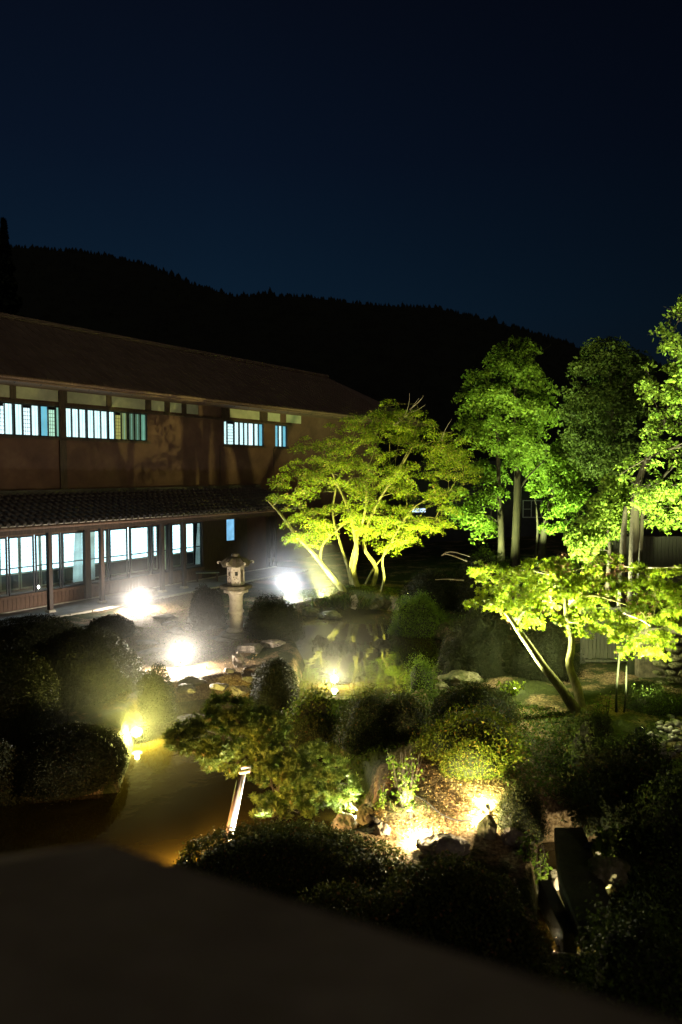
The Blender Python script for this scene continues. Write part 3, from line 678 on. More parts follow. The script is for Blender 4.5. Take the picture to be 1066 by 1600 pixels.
# middle
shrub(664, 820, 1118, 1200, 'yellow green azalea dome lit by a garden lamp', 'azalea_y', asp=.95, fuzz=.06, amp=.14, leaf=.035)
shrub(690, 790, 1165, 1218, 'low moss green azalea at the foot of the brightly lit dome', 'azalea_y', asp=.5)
shrub(672, 815, 1072, 1140, 'dark clipped azalea mound behind the brightly lit dome', asp=.7)
shrub(528, 632, 1084, 1168, 'round clipped azalea beside the orange lit water', asp=.8, fuzz=.05)
shrub(590, 680, 1090, 1160, 'dark azalea mound between the round clipped one and the lit dome', asp=.8)
shrub(446, 532, 1084, 1130, 'bright green ground plants on the bank tip under the yellow white lamp', 'grass', asp=.5, fuzz=.07, amp=.25, leaf=.06)
shrub(440, 540, 1125, 1180, 'low dark ground shrub behind the propped pine', asp=.9)
shrub(384, 468, 1030, 1088, 'dark clipped azalea ball right of the craggy rocks', 'azalea_shade', asp=1.25)
shrub(292, 352, 915, 985, 'dark clipped azalea mound left of the stone lantern', 'azalea_shade', asp=.9)
shrub(380, 472, 932, 1000, 'dark clipped azalea mound right of the stone lantern', 'azalea_shade', asp=.9, fuzz=.04)
shrub(608, 705, 933, 975, 'low green shrub at the water right of the big maple', 'green', asp=.6, fuzz=.06, amp=.2)
shrub(640, 682, 1035, 1078, 'small green shrub on the bank of the pond', 'green', asp=.8, fuzz=.08, amp=.25)
shrub(690, 745, 1010, 1062, 'dark leafy shrub behind the arched rock', 'azalea_shade', fuzz=.08, amp=.25)
shrub(700, 800, 960, 1060, 'dark shrub below the left tip of the small maple', 'azalea_shade', fuzz=.08, amp=.25)
shrub(800, 905, 985, 1065, 'dark shrub between the two small maple trunks', 'azalea_shade', fuzz=.08, amp=.25)
shrub(628, 720, 895, 955, 'dark shrub behind the low waterside shrub', 'azalea_shade', fuzz=.08, amp=.2)
shrub(700, 800, 880, 960, 'dark shrub behind the tip of the small maple', 'azalea_shade', fuzz=.08, amp=.2)
shrub(880, 970, 855, 930, 'leafy green bush under the brightest tree lamp', 'green', fuzz=.1, amp=.3, leaf=.09)
shrub(735, 800, 862, 925, 'leafy bush at the foot of the tall twin trunks', 'green', fuzz=.1, amp=.3, leaf=.08)
shrub(985, 1080, 1085, 1120, 'low ground plants above the cobble heap', 'dark', fuzz=.08, amp=.3)
shrub(925, 965, 1118, 1145, 'small round moss cushion below the forked maple', asp=.9)
# left
shrub(128, 208, 962, 1000, 'small low azalea mound just left of the far white ground lamp', 'azalea_shade', asp=.9, leaf=.04)
shrub(-60, 150, 965, 1040, 'dark azalea mound along the concrete strip', 'azalea_shade', asp=.6, leaf=.026)
shrub(20, 220, 985, 1105, 'big dark azalea dome left of the near white ground lamp', 'azalea_shade', asp=1.1, leaf=.028)
shrub(-140, 90, 1010, 1180, 'big dark azalea dome at the left edge', 'azalea_shade', asp=1.1, leaf=.028)
shrub(207, 272, 1046, 1100, 'small round azalea ball lit by the near white ground lamp', 'azalea_shade', asp=.95, leaf=.03)
shrub(10, 190, 1136, 1243, 'azalea dome in front of the yellow pond lamp', 'azalea_shade', asp=1.25, leaf=.024)
shrub(-60, 28, 1168, 1262, 'small azalea by the pond at the left edge', 'azalea_shade', asp=.8, leaf=.034)

# rocks
rock(575, 1292, 40, 44, 'pale rock with yellow moss at the pond corner beside the pine', 'moss_rock', cut=.65)
rock(540, 1300, 44, 30, 'dark rock just left of the pale mossy rock')
rock(598, 1305, 30, 22, 'small dark rock just right of the pale mossy rock')
rock(765, 1312, 36, 44, 'upright rock between the lit leaf litter and the round azalea ball', 'moss_rock')
rock(700, 1345, 90, 34, 'wide dark rock behind the hedge below the leaf litter')
rock(805, 1322, 40, 30, 'dark rock under the round azalea ball')
rock(960, 1385, 66, 46, 'large mossy boulder under the fern', 'moss_rock', sink=.1)
rock(930, 1335, 30, 20, 'small reddish stone wedged under the fern')
rock(1010, 1330, 40, 26, 'dark stone half hidden in shrubs right of the boulder', 'moss_rock')
rock(848, 1395, 34, 22, 'round stone at the head of the lit stream')
rock(866, 1372, 16, 16, 'small pale stone above the round stream stone')
rock(872, 1392, 14, 26, 'narrow upright stone beside the footbridge')
rock(893, 1475, 40, 18, 'flat stone in the stream below the footbridge')
rock(372, 1042, 26, 30, 'craggy upright rock on the lantern peninsula', cut=.6)
rock(356, 1056, 24, 18, 'craggy rock at the lower left of the upright rock', cut=.6)
rock(388, 1062, 28, 22, 'craggy rock at the lower right of the upright rock', cut=.6)
rock(388, 1022, 60, 20, 'flat rock ledge behind the upright rock', cut=.55)
rock(425, 1012, 40, 14, 'flat rock in front of the mound right of the lantern')
rock(300, 1074, 66, 14, 'long flat layered slab by the near white lamp', cut=.5)
rock(288, 1084, 52, 12, 'lower flat slab at the pond edge below the near white lamp', cut=.5)
rock(340, 1080, 46, 15, 'flat slab right of the layered slab', cut=.5)
rock(372, 1084, 34, 15, 'flat slab under the craggy rocks', cut=.55)
rock(224, 934, 42, 20, 'smooth round boulder behind the far white ground lamp', cut=.9)
rock(272, 992, 34, 12, 'low dark stone in front of the mound left of the lantern')
rock(300, 984, 30, 14, 'dark stone at the foot of the mound left of the lantern')
rock(345, 1003, 44, 8, 'flat step stone below the stone lantern', cut=.6)
rock(228, 1008, 40, 8, 'flat step stone at the left of the lamp lit clearing', cut=.6)
rock(236, 1022, 44, 8, 'flat step stone nearest the small round azalea ball', cut=.6)
rock(250, 968, 40, 8, 'flat step stone in the clearing before the house', cut=.6)
rock(262, 978, 36, 7, 'smallest flat step stone in the clearing', cut=.6)
rock(485, 962, 30, 16, 'mossy stone left end of the far shore', 'moss_rock')
rock(515, 967, 44, 12, 'flat arched stone in the water of the far shore', 'moss_rock')
rock(500, 948, 26, 18, 'yellow mossy rock on the far shore', 'moss_rock')
rock(554, 946, 14, 22, 'small pale upright stone under the leaning maple trunk', 'footstone')
rock(598, 948, 30, 18, 'dark stone below the thin right trunk of the big maple', 'moss_rock')
rock(585, 950, 18, 10, 'small stone between the trunks of the big maple', 'moss_rock')
rock(530, 948, 24, 10, 'small stone under the tuft of grass on the far shore', 'moss_rock')
rock(722, 1072, 70, 24, 'arched mossy rock on the right bank of the pond', 'moss_rock')
rock(690, 1078, 30, 14, 'low stone left of the arched mossy rock', 'moss_rock')
rock(462, 1106, 30, 10, 'low stone at the left tip of the lit grassy bank', 'moss_rock')

# rounded cobbles at the right
cob = []
for k in range(6):
    v, f = rock_mesh(1, .8, .6, 60+k, 2, .9); me_ = bpy.data.meshes.new('cobble'); me_.from_pydata(v, [], f); me_.update(); me_.shade_smooth(); me_.materials.append(M['cobble']); cob.append(me_)
rr = random.Random(4)
cp = [(1048,1122,1.1),(1052,1128,.9),(1058,1134,1.5),(1070,1132,1.3)]
while len(cp) < 92:
    x_, y_ = rr.uniform(1006, 1090), rr.uniform(1128, 1185)
    if y_ > 1190-(x_-1000)*.05 or (x_ < 1030 and y_ < 1146): continue
    cp.append((x_, y_, rr.uniform(.6, 1.15)))
for k, (x_, y_, s_) in enumerate(cp):
    p = on_ground(x_, y_); o = bpy.data.objects.new('cobble', cob[k % 6]); COL.objects.link(o); r_ = .055*s_
    o.location = (p.x, p.y, p.z+r_*.5); o.scale = (r_*1.15, r_, r_); o.rotation_euler = (rr.uniform(-.3,.3), rr.uniform(-.3,.3), rr.uniform(0, 6))
    tag(o, 'rounded grey cobble in the cobble heap at the right edge', 'cobble', 'cobbles heaped at the right edge')
# rough stone retaining wall
swp = G(1046, 1090, .15); sw = empty('stone_wall', (swp.x, swp.y+1.0, .1), 'rough dry stone wall at the right edge under the hanging maple twigs', 'stone wall')
stn = []
for k in range(5):
    v, f = rock_mesh(1, .7, .8, 80+k, 2, .7); me_ = bpy.data.meshes.new('stone'); me_.from_pydata(v, [], f); me_.update(); me_.materials.append(M['moss_rock']); stn.append(me_)
for r_ in range(6):
    x_ = .15
    while x_ < 2.6:
        s_ = rr.uniform(.11, .17); o = bpy.data.objects.new('stone', rr.choice(stn)); COL.objects.link(o); o.parent = sw
        o.location = (x_+s_, rr.uniform(-.05,.05)+r_*.05, .06+r_*.155+rr.uniform(-.03,.03)); o.scale = (s_*1.08, s_, s_*.72); o.rotation_euler = (rr.uniform(-.2,.2), rr.uniform(-.3,.3), rr.uniform(-.3,.3)); x_ += s_*1.9
MB().box(.0, 2.7, .38, .8, -.1, 1.05).build('backing_fill', M['stone_dark'], sw)

# ------------------------------------------------------------------ stone lantern
lp = on_ground(367, 998); Ls = lp.y/FPX
lan = empty('stone_lantern', (lp.x, lp.y+.28, lp.z-.03), 'tall carved stone lantern with curled roof in front of the house', 'stone lantern', rz=.16)
MB().lathe([(.44,0),(.45,.10),(.40,.17),(.30,.20)], 12).build('base', M['stone_dark'], lan)
MB().lathe([(.25,.19),(.26,.24),(.22,.29),(.19,.33)], 24).build('base_ring', M['stone'], lan, smooth=True)
MB().lathe([(.185,.31),(.178,.50),(.175,.75),(.176,.78),(.203,.80),(.210,.83),(.203,.86),(.176,.88),(.174,1.12),(.178,1.30),(.20,1.36),(.21,1.38)], 28).build('shaft', M['stone'], lan, smooth=True)
MB().lathe([(.21,1.375),(.27,1.42),(.30,1.45),(.31,1.50)], 6).build('platform_collar', M['stone'], lan)
plat = MB().lathe([(.31,1.50),(.40,1.53),(.43,1.60),(.43,1.64),(.40,1.655),(.30,1.66)], 6).build('platform', M['stone_dark'], lan)
for k in range(6):
    a = k*math.pi/3+math.pi/6; mb = MB()
    for q in (-1, 0, 1):
        mb.lathe([(.001,0),(.045,.003),(.045,.03),(.001,.034)], 8)
        for i in range(len(mb.v)-32, len(mb.v)):
            x_, y_, z_ = mb.v[i]; mb.v[i] = (z_, x_+q*.09, y_*.8)
    o = mb.build('petal_carving', M['stone'], lan); o.location = (.262*math.cos(a), .262*math.sin(a), 1.455); o.rotation_euler = (0, 0, a)
# fire box: six walls, openings real
fb = MB(); n6 = [(.225*math.cos(k*math.pi/3), .225*math.sin(k*math.pi/3)) for k in range(6)]
walls_ = MB()
def panel(k, hole):
    a = Vector((*n6[k], 0)); b = Vector((*n6[(k+1) % 6], 0)); mid = (a+b)/2; nrm_ = mid.normalized(); tx = (b-a).normalized(); hw = (b-a).length/2; z0_, z1_ = 1.66, 2.05; th = .03
    mb = MB()
    def quad_box(u0, u1, v0, v1):
        pts = []
        for dz in (0, -th):
            for (u, v) in ((u0,v0),(u1,v0),(u1,v1),(u0,v1)): q = mid+tx*u+nrm_*dz; pts.append((q.x, q.y, v))
        mb.add(pts, [(0,1,2,3),(7,6,5,4),(0,4,5,1),(1,5,6,2),(2,6,7,3),(3,7,4,0)])
    if not hole: quad_box(-hw, hw, z0_, z1_)
    else:
        u0, u1, v0, v1 = hole; quad_box(-hw, u0, z0_, z1_); quad_box(u1, hw, z0_, z1_); quad_box(u0, u1, z0_, v0); quad_box(u0, u1, v1, z1_)
    return mb.build('light_box_panel', M['stone'], lan)
holes = [None, (-.07,.07,1.74,1.97), None, (-.035,.035,1.86,1.95), (-.03,.045,1.87,1.95), (-.07,.07,1.72,1.99)]
for k in range(6):
    pn = panel(k, holes[k])
    if k in (3, 4):   # crescent in front of the opening and little carved knobs
        a = (k+.5)*math.pi/3; c0 = Vector((math.cos(a), math.sin(a), 0)); tx = Vector((-c0.y, c0.x, 0)); rr_ = .225*math.cos(math.pi/6)
        cr = MB()
        for j in range(7):
            t = 2.6+j*.5; q = c0*(rr_+.006)+tx*(.02+.032*math.cos(t)); cr.tube([(q.x, q.y, 1.905+.036*math.sin(t)), (q.x+c0.x*.008, q.y+c0.y*.008, 1.905+.036*math.sin(t))], .012, 6)
        for (u, v) in ((-.05,1.99),(.05,1.80),(.01,1.82),(-.03,1.79),(-.06,1.84),(.055,1.72),(-.02,1.72)):
            q = c0*(rr_-.004)+tx*u; cr.tube([q+Vector((0,0,v)), q+c0*.014+Vector((0,0,v))], .014, 6)
        cr.build('relief_carving', M['stone_dark'], pn)
# roof with upturned corners
rv = []; nr_ = 36; rings = [(.05,2.47),(.16,2.44),(.28,2.37),(.37,2.27),(.44,2.16),(.475,2.10),(.47,2.065),(.36,2.06),(.20,2.055)]
for (r_, z_) in rings:
    for k in range(nr_):
        a = 2*math.pi*k/nr_; c6 = math.cos(6*a/1.0)*.5+.5; f_ = (r_/.475)**2
        hexr = math.cos(math.pi/6)/math.cos(((a+math.pi/6) % (math.pi/3))-math.pi/6)
        rr2 = .82*r_*(hexr*(1-.0)+.16*(c6**6)*f_); rv.append((rr2*math.cos(a), rr2*math.sin(a), z_+.13*(c6**5)*f_))
rfc = [(i*nr_+k, i*nr_+(k+1) % nr_, (i+1)*nr_+(k+1) % nr_, (i+1)*nr_+k) for i in range(len(rings)-1) for k in range(nr_)]
rfc = [q[::-1] for q in rfc]; rfc.append(tuple(range(nr_))); rfc.append(tuple((len(rings)-1)*nr_+k for k in range(nr_))[::-1])
mb = MB(); mb.add(rv, rfc); lroofo = mb.build('lantern_roof', M['stone_dark'], lan, smooth=False)
for k in range(6):
    a = k*math.pi/3; c0 = Vector((math.cos(a), math.sin(a), 0)); pts = []
    for j in range(8):
        t = -1.2+j*.55; q = c0*(.42+.04*math.cos(t))+Vector((0,0,2.22+.05*math.sin(t))); pts.append(q)
    MB().tube(pts, [.026,.026,.024,.022,.020,.018,.015,.010], 6).build('corner_curl', M['stone'], lroofo)
MB().lathe([(.09,2.44),(.12,2.47),(.10,2.50),(.11,2.54),(.08,2.58),(.01,2.61)], 16).build('finial', M['stone_dark'], lan, smooth=True)
def lz(z):   # final heights of shaft, platform, light box and cap
    return np.interp(z, [-.5, 0, 1.38, 1.66, 2.05, 2.65], [-.5, 0, 1.22, 1.47, 1.97, 2.38])
for ch in list(lan.children_recursive):
    if abs(ch.location.z) > .01: ch.location.z = float(lz(ch.location.z))
    else:
        co = np.empty(len(ch.data.vertices)*3, np.float32); ch.data.vertices.foreach_get('co', co); co = co.reshape(-1, 3); co[:, 2] = lz(co[:, 2]); ch.data.vertices.foreach_set('co', co.ravel()); ch.data.update()
lan.scale = (1.0, 1.0, .95)
# small table with a bluish edge beside the lantern is a low bench by the house
bp_ = G(336, 909, 0); bn = empty('bench', (bp_.x-.3, bp_.y, gz(bp_.x, bp_.y)), 'low dark bench with a bluish lit edge left of the lantern', 'bench', rz=.25)
MB().box(-.45, .45, -.22, .22, .36, .40).build('seat', M['dark_wood'], bn)
for sx in (-.38, .38):
    for sy in (-.16, .16): MB().box(sx-.03, sx+.03, sy-.03, sy+.03, -.02, .36).build('leg', M['dark_wood'], bn)
MB().box(-.45, .45, -.235, -.221, .365, .395).build('edge_strip', M['rail'], bn)

# ------------------------------------------------------------------ trees
def bend(a, b, n=5, amp=.08, sag=0.0):
    a, b = Vector(a), Vector(b); L = (b-a).length; out = [a]
    off = Vector((random.gauss(0,1), random.gauss(0,1), random.gauss(0,.6)))*amp*L
    for i in range(1, n):
        t = i/n; out.append(a.lerp(b, t)+off*math.sin(math.pi*t)+Vector((random.gauss(0,1), random.gauss(0,1), random.gauss(0,1)))*amp*.18*L+Vector((0,0,sag*math.sin(math.pi*t)*L)))
    out.append(b); return out
def px_line(pts, depth, ddep=None):
    out = []
    for i, q in enumerate(pts):
        dd = (q[2] if len(q) > 2 else 0); out.append(P(q[0], q[1], depth+dd))
    return out
def smooth_line(pts, sub=3):
    out = []
    n = len(pts)
    for i in range(n-1):
        p0, p1, p2, p3 = pts[max(i-1,0)], pts[i], pts[i+1], pts[min(i+2,n-1)]
        for k in range(sub):
            t = k/sub; out.append(.5*((2*p1)+(p2-p0)*t+(2*p0-5*p1+4*p2-p3)*t*t+(3*p1-p0-3*p2+p3)*t**3))
    out.append(pts[-1]); return out
def tree(name, label, base, depth, limbs, poly, thick, n_pads, pad_r, per_pad, leaf, lmat, bark='bark', shape='rhomb', flat=.0, group=None,
         pad_flat=.45, fill=0, cat='tree', nbranch=1.0, extra_polys=(), zmin=.25, twig=.012, dead=0, droop=0.0, hollow=0.35):
    root = empty(name, base, label, cat, group)
    bo = Vector(base); tb = MB(); nodes = []
    for L in limbs:
        pts, r0_, r1_ = L; pts = smooth_line(pts, 4); n = len(pts); rad = [r0_+(r1_-r0_)*(i/(n-1))**.8 for i in range(n)]
        rad = [r_*(1+.10*noise.noise(p*3)) for r_, p in zip(rad, pts)]
        if (pts[0]-bo).length < .6: rad[0] *= 1.5; rad[1] *= 1.15
        tb.tube([p-bo for p in pts], rad, 10); nodes += [(p, r_) for p, r_ in zip(pts[n//3:], rad[n//3:])]
    # pad centres inside the outline
    poly = [tuple(q) for q in poly]; xs = [q[0] for q in poly]; ys = [q[1] for q in poly]
    pads = []; sc_ = depth/FPX; tries = 0; mxd = None
    gx = rng.uniform(min(xs), max(xs), 6000); gy = rng.uniform(min(ys), max(ys), 6000); ok = in_poly(gx, gy, poly); gx, gy = gx[ok], gy[ok]; ed = edge_dist(gx, gy, poly)
    mxd = ed.max(); rpx = pad_r/sc_
    keep = ed > rpx*.28; gx, gy, ed = gx[keep], gy[keep], ed[keep]
    for i in range(len(gx)):
        if len(pads) >= n_pads: break
        dd = thick*math.sqrt(min(1, ed[i]/mxd))*random.choice((-1, 1))*random.uniform(hollow, 1)
        c = P(gx[i], gy[i], depth+dd)
        if all((c-q[0]).length > pad_r*.8 for q in pads): pads.append((c, pad_r*random.uniform(.5, 1.4)*(.65+.35*min(1, ed[i]/rpx))))
    C_ = []; tw = MB()
    for c, r_ in pads:
        n = max(3, int(per_pad*(r_/pad_r)**2)); tilt = Vector((random.gauss(0,.25), random.gauss(0,.25), 1)).normalized()
        d_ = rng.normal(size=(n, 3)); d_ /= np.linalg.norm(d_, axis=1, keepdims=True); d_ *= (rng.random((n, 1))**.45)*r_
        out = np.array((c.x, c.y, c.z))+d_*np.array([1, 1, pad_flat])
        out[:, 2] += -(tilt.x*d_[:, 0]+tilt.y*d_[:, 1])*1.0-droop*(d_[:, 0]**2+d_[:, 1]**2)/max(r_, .01)
        C_.append(out)
        if nodes and random.random() < nbranch:
            src, sr = min(nodes, key=lambda q: (q[0]-c).length*(1.0 if q[0].z < c.z+.1 else 1.8))
            ln = (c-src).length; pts = bend(src, c, 5, .07, .06)
            tb.tube([p-bo for p in pts], [max(twig, min(sr*.6, .012*ln+twig))*(1-.8*i/5) for i in range(6)], 5, cap=False)
            for _ in range(2):
                q = c+Vector((random.gauss(0,1), random.gauss(0,1), random.gauss(0,.5)))*r_*.55
                tb.tube([p-bo for p in bend(pts[3], q, 3, .08)], [twig*.7, twig*.5, twig*.4, twig*.15], 4, cap=False)
            nodes.append((pts[3], twig*1.5))
    C_ = np.concatenate(C_)
    C_ = C_[C_[:, 2] > zmin]
    tb.build('trunk', M[bark], root, smooth=True)
    build_leaves('crown', C_-np.array(bo), leaf, LM[lmat], shape, parent=root, flat=flat)
    if dead:
        k = rng.choice(len(pads), dead, replace=False); dc = []
        for i in k: c = pads[i][0]; dc.append(np.array(c)+rng.normal(size=(26, 3))*np.array([.09,.09,.10]))
        build_leaves('withered_leaves', np.concatenate(dc)-np.array(bo), leaf*.9, LM['deadleaf'], shape, parent=root)
    return root

# big maple on the far shore
D1 = 25.2
b0 = on_ground(560, 940); b0 = Vector((b0.x, D1, gz(b0.x, D1)-.05))
mk = lambda pts, d=D1: px_line(pts, d)
limbs = [
 (mk([(553,942),(520,902),(488,862),(462,835),(440,805),(415,778)]), .13, .03),
 (mk([(500,876),(505,850),(530,825),(560,800)]), .06, .02),
 (mk([(566,940,.3),(553,893,.3),(557,856,.2),(546,800,.2),(520,740,.4),(500,700,.5)]), .12, .02),
 (mk([(574,938,.4),(588,890,.4),(568,850,.5),(588,790,.3),(620,740,0),(650,690,-.2)]), .10, .02),
 (mk([(560,930,.5),(548,893,.6),(556,850,.5),(570,800,.3),(575,740,0),(590,690,-.2)]), .09, .015),
 (mk([(552,935,.6),(545,890,.7),(532,850,.8),(520,790,1.0),(545,700,1.2),(560,660,1.2)]), .08, .015),
 (mk([(592,942,-.2),(600,905,-.2),(598,872,-.2),(618,835,-.2),(650,790,-.4),(700,770,-.6)]), .06, .015),
 (mk([(570,915,.6),(590,880,.8),(635,830,.9),(680,780,.9)]), .05, .012),
 (mk([(600,770,0),(640,700,-.3),(655,650,-.4),(650,630,-.4)]), .03, .008),
]
big_poly = [(408,775),(425,752),(440,735),(448,700),(480,672),(520,655),(560,640),(600,622),(650,632),(690,662),(738,690),(748,730),(735,760),(725,800),(690,832),(660,838),(640,862),(600,868),(575,850),(560,848),(528,835),(500,868),(470,872),(445,858),(448,825),(436,800)]
tree('maple_tree', 'big spreading maple lit yellow green on the far shore of the pond', b0, D1, limbs, big_poly, 2.4, 250, .42, 185, .085, 'maple', shape='star3', flat=1.1, pad_flat=.28, zmin=.9, twig=.012, droop=.35)
# bare twigs sticking up out of its top
tree_tw = MB(); bo = P(640, 665, D1-.4)
for (a, b) in (((615,665),(655,622)), ((640,640),(662,618)), ((633,648),(640,615)), ((625,655),(600,640)), ((690,690),(706,655)), ((640,645),(665,632))):
    tree_tw.tube([p-bo for p in bend(P(*a, D1-.4), P(*b, D1-.4), 4, .05)], [.022,.016,.012,.008,.004], 5)
mt_root = bpy.data.objects['maple_tree']; o = tree_tw.build('bare_twig', M['pale_bark'], mt_root); o.location = bo-b0

# small maple in front at the right
D2 = 13.6
b1 = on_ground(902, 1116); D2 = b1.y+.1
mk2 = lambda pts: px_line(pts, D2)
limbs = [
 (mk2([(904,1118),(880,1080),(853,1046),(832,1016),(810,984),(790,956),(765,940),(744,934)]), .105, .022),
 (mk2([(909,1116,.1),(903,1078,.15),(890,1040,.2),(894,1005,.3),(886,960,.3),(882,920,.3),(872,900,.3),(862,880,.3)]), .10, .02),
 (mk2([(876,925,.3),(888,912,.1),(896,900,0),(893,892,0),(905,890,0)]), .028, .008),
 (mk2([(808,980),(820,950,-.2),(850,925,-.3),(880,905,-.3)]), .04, .012),
 (mk2([(886,950,.3),(920,930,.1),(965,940,0),(1005,958,-.1),(1012,985,-.1),(1030,1010,-.1)]), .03, .006),
 (mk2([(886,960,.3),(940,905,.2),(1000,888,.2),(1066,886,.2),(1150,880,.3)]), .04, .015),
 (mk2([(858,895,.3),(840,890,.2),(815,891,.1)]), .022, .006),
]
sm_poly = [(684,932),(722,920),(744,908),(722,888),(745,872),(780,870),(812,882),(838,862),(862,842),(880,866),(905,884),(925,868),(960,860),(1000,872),(1066,874),(1160,880),(1160,970),(1066,968),(1050,1000),(1032,1042),(1008,1020),(985,1034),(955,1012),(932,992),(905,1000),(876,980),(850,960),(830,982),(800,985),(784,958),(765,958),(735,950),(712,940)]
sm = tree('maple_tree', 'small leaning maple with forked mossy trunk at the right', b1, D2, limbs, sm_poly, 1.0, 175, .22, 85, .085, 'maple2', shape='star', flat=.35, pad_flat=.32, zmin=.6, twig=.006, dead=14, droop=.4)
bt = MB(); bo = P(960, 900, D2)
for pts in ([(968,884),(1000,887),(1066,886),(1140,890)], [(730,877),(700,866),(690,868),(705,862),(735,870)], [(975,958),(1000,968),(1016,978)], [(812,891),(835,893),(858,898)], [(725,907),(700,905),(680,906)]):
    q = [P(a, b, D2-.15) for a, b in pts]; bt.tube([p-bo for p in smooth_line(q, 3)], [.014*(1-.6*i/(3*(len(q)-1))) for i in range(3*(len(q)-1)+1)], 5)
o = bt.build('bare_branch', M['pale_bark'], sm); o.location = bo-b1

# tall trees at the back
def ground_at(px, D): X = (px-533)/FPX*D; return Vector((X, D, gz(X, D)-.05))
D3 = 30
bs = ground_at(800, D3)
limbs = [([ground_at(806, D3), P(808,800,D3), P(809,740,D3), P(808,690,D3), P(806,640,D3), P(805,590,D3)], .20, .07),
         ([ground_at(786, D3-.2), P(783,820,D3-.2), P(780,770,D3-.2), P(778,700,D3), P(775,640,D3)], .17, .05),
         ([P(808,770,D3), P(825,745,D3), P(850,720,D3)], .06, .02), ([P(788,815,D3), P(770,812,D3), P(752,800,D3)], .04, .01)]
poly = [(712,645),(722,600),(738,568),(765,545),(780,528),(800,518),(835,520),(850,548),(862,580),(866,640),(860,700),(835,745),(818,750),(800,730),(785,770),(775,835),(752,838),(700,800),(688,770),(728,740),(738,700),(722,680)]
tree('deciduous_tree', 'tall layered tree with twin dark trunks behind the pond', bs, D3, limbs, poly, 2.2, 100, .58, 200, .145, 'green', 'dark_bark', 'rhomb', flat=.5, pad_flat=.42, droop=.7)
D4 = 33
bs = ground_at(850, D4)
limbs = [([ground_at(848, D4), P(850,830,D4), P(856,800,D4), P(870,750,D4)], .20, .06), ([ground_at(838, D4), P(840,830,D4), P(838,790,D4)], .07, .03)]
poly = [(820,700),(880,680),(930,700),(935,760),(915,800),(880,838),(840,830),(852,800),(826,770)]
tree('deciduous_tree', 'low green lit tree between the tall twin trunks and the dark conical tree', bs, D4, limbs, poly, 1.6, 120, .45, 120, .14, 'green', 'dark_bark', 'rhomb', flat=.4, pad_flat=.5, droop=.3)
D5 = 27
bs = ground_at(972, D5)
limbs = [([ground_at(970, D5), P(970,830,D5), P(960,700,D5), P(958,600,D5), P(960,545,D5)], .22, .03)]
poly = [(880,640),(890,600),(900,560),(925,530),(955,517),(975,545),(1000,535),(1022,570),(1015,640),(1000,700),(975,750),(940,770),(905,740),(882,690)]
tree('evergreen_tree', 'dark conical evergreen tree left of the brightly lit tree', bs, D5, limbs, poly, 1.9, 150, .44, 150, .12, 'dark', 'dark_bark', 'rhomb', flat=.2, pad_flat=.7)
D6 = 19
bs = ground_at(994, D6)
limbs = [([ground_at(994, D6), P(992,830,D6), P(996,760,D6), P(1040,650,D6), P(1080,560,D6)], .16, .04), ([ground_at(975, D6+.2), P(974,850,D6+.2), P(978,790,D6)], .12, .05),
         ([ground_at(1000, D6-.2), P(1002,850,D6-.2), P(1010,780,D6), P(1060,720,D6)], .06, .03),
         ([P(1130,700,D6-.8), P(1066,697,D6-.8), P(1020,712,D6-.8), P(990,728,D6-.8), P(968,742,D6-.8)], .05, .008)]
poly = [(1026,500),(1066,462),(1120,430),(1200,500),(1210,840),(1066,832),(1020,838),(1000,800),(985,775),(966,740),(978,700),(998,670),(1000,620),(1006,560),(1030,545)]
tree('broadleaf_tree', 'tall brightly lit pale green tree cut off by the right edge', bs, D6, limbs, poly, 1.8, 215, .34, 95, .105, 'oak', 'dark_bark', 'oval', flat=.5, pad_flat=.5, droop=.5)
D7 = 21
bs = ground_at(948, D7)
limbs = [([ground_at(950, D7), P(952,860,D7), P(950,820,D7), P(955,790,D7)], .07, .02)]
poly = [(920,790),(935,765),(955,745),(985,752),(1002,775),(1005,820),(975,842),(945,850),(925,880),(890,865),(880,830),(900,815)]
tree('bush_tree', 'small glossy leaved tree around the brightest tree lamp', bs, D7, limbs, poly, .9, 110, .26, 110, .10, 'oak', 'dark_bark', 'oval', flat=.1, pad_flat=.8)
# dead trunks / posts under the small maple (right)
tr_ = empty('tree_stump_group', G(972, 1120), 'slim dark trunks rising right of the forked maple', 'tree')
tm = MB(); bo = G(972, 1120)
for (a, b, r_) in (((963,1120),(968,1010),.022), ((974,1122),(979,1040),.018), ((988,1062),(990,1000),.12)):
    q0 = G(*a); q1 = P(b[0], b[1], q0.y); MB().tube([p-bo for p in bend(q0, q1, 4, .02)], [r_, r_*.95, r_*.9, r_*.85, r_*.8], 8).build('trunk', M['core'], tr_, smooth=True)
tr_.name = 'slim_tree'

# the conifer at the far left standing up against the sky
D8 = 120
ct = empty('cedar_tree', P(12, 600, D8), 'black pointed cedar against the sky at the far left', 'tree')
base = P(12, 600, D8); tp = P(12, 343, D8); H8 = tp.z-base.z
MB().tube([(0,0,-12), (0,0,H8*.97)], [.5,.05], 8).build('trunk', M['forest'], ct)
cc = []
for k in range(3600):
    t = random.random()**.7; r_ = (1-t)*4.4*(.55+.45*abs(math.sin(t*26)))*random.uniform(.5, 1); a = random.uniform(0, 6.28); cc.append((r_*math.cos(a), r_*math.sin(a), H8*(.18+.82*t)-r_*.22))
LM['cedar'] = leaf_mat('cedar_foliage', (.010,.015,.008), (.02,.028,.014), None, .1)
build_leaves('crown', np.array(cc), .95, LM['cedar'], 'rhomb', parent=ct, flat=.8)

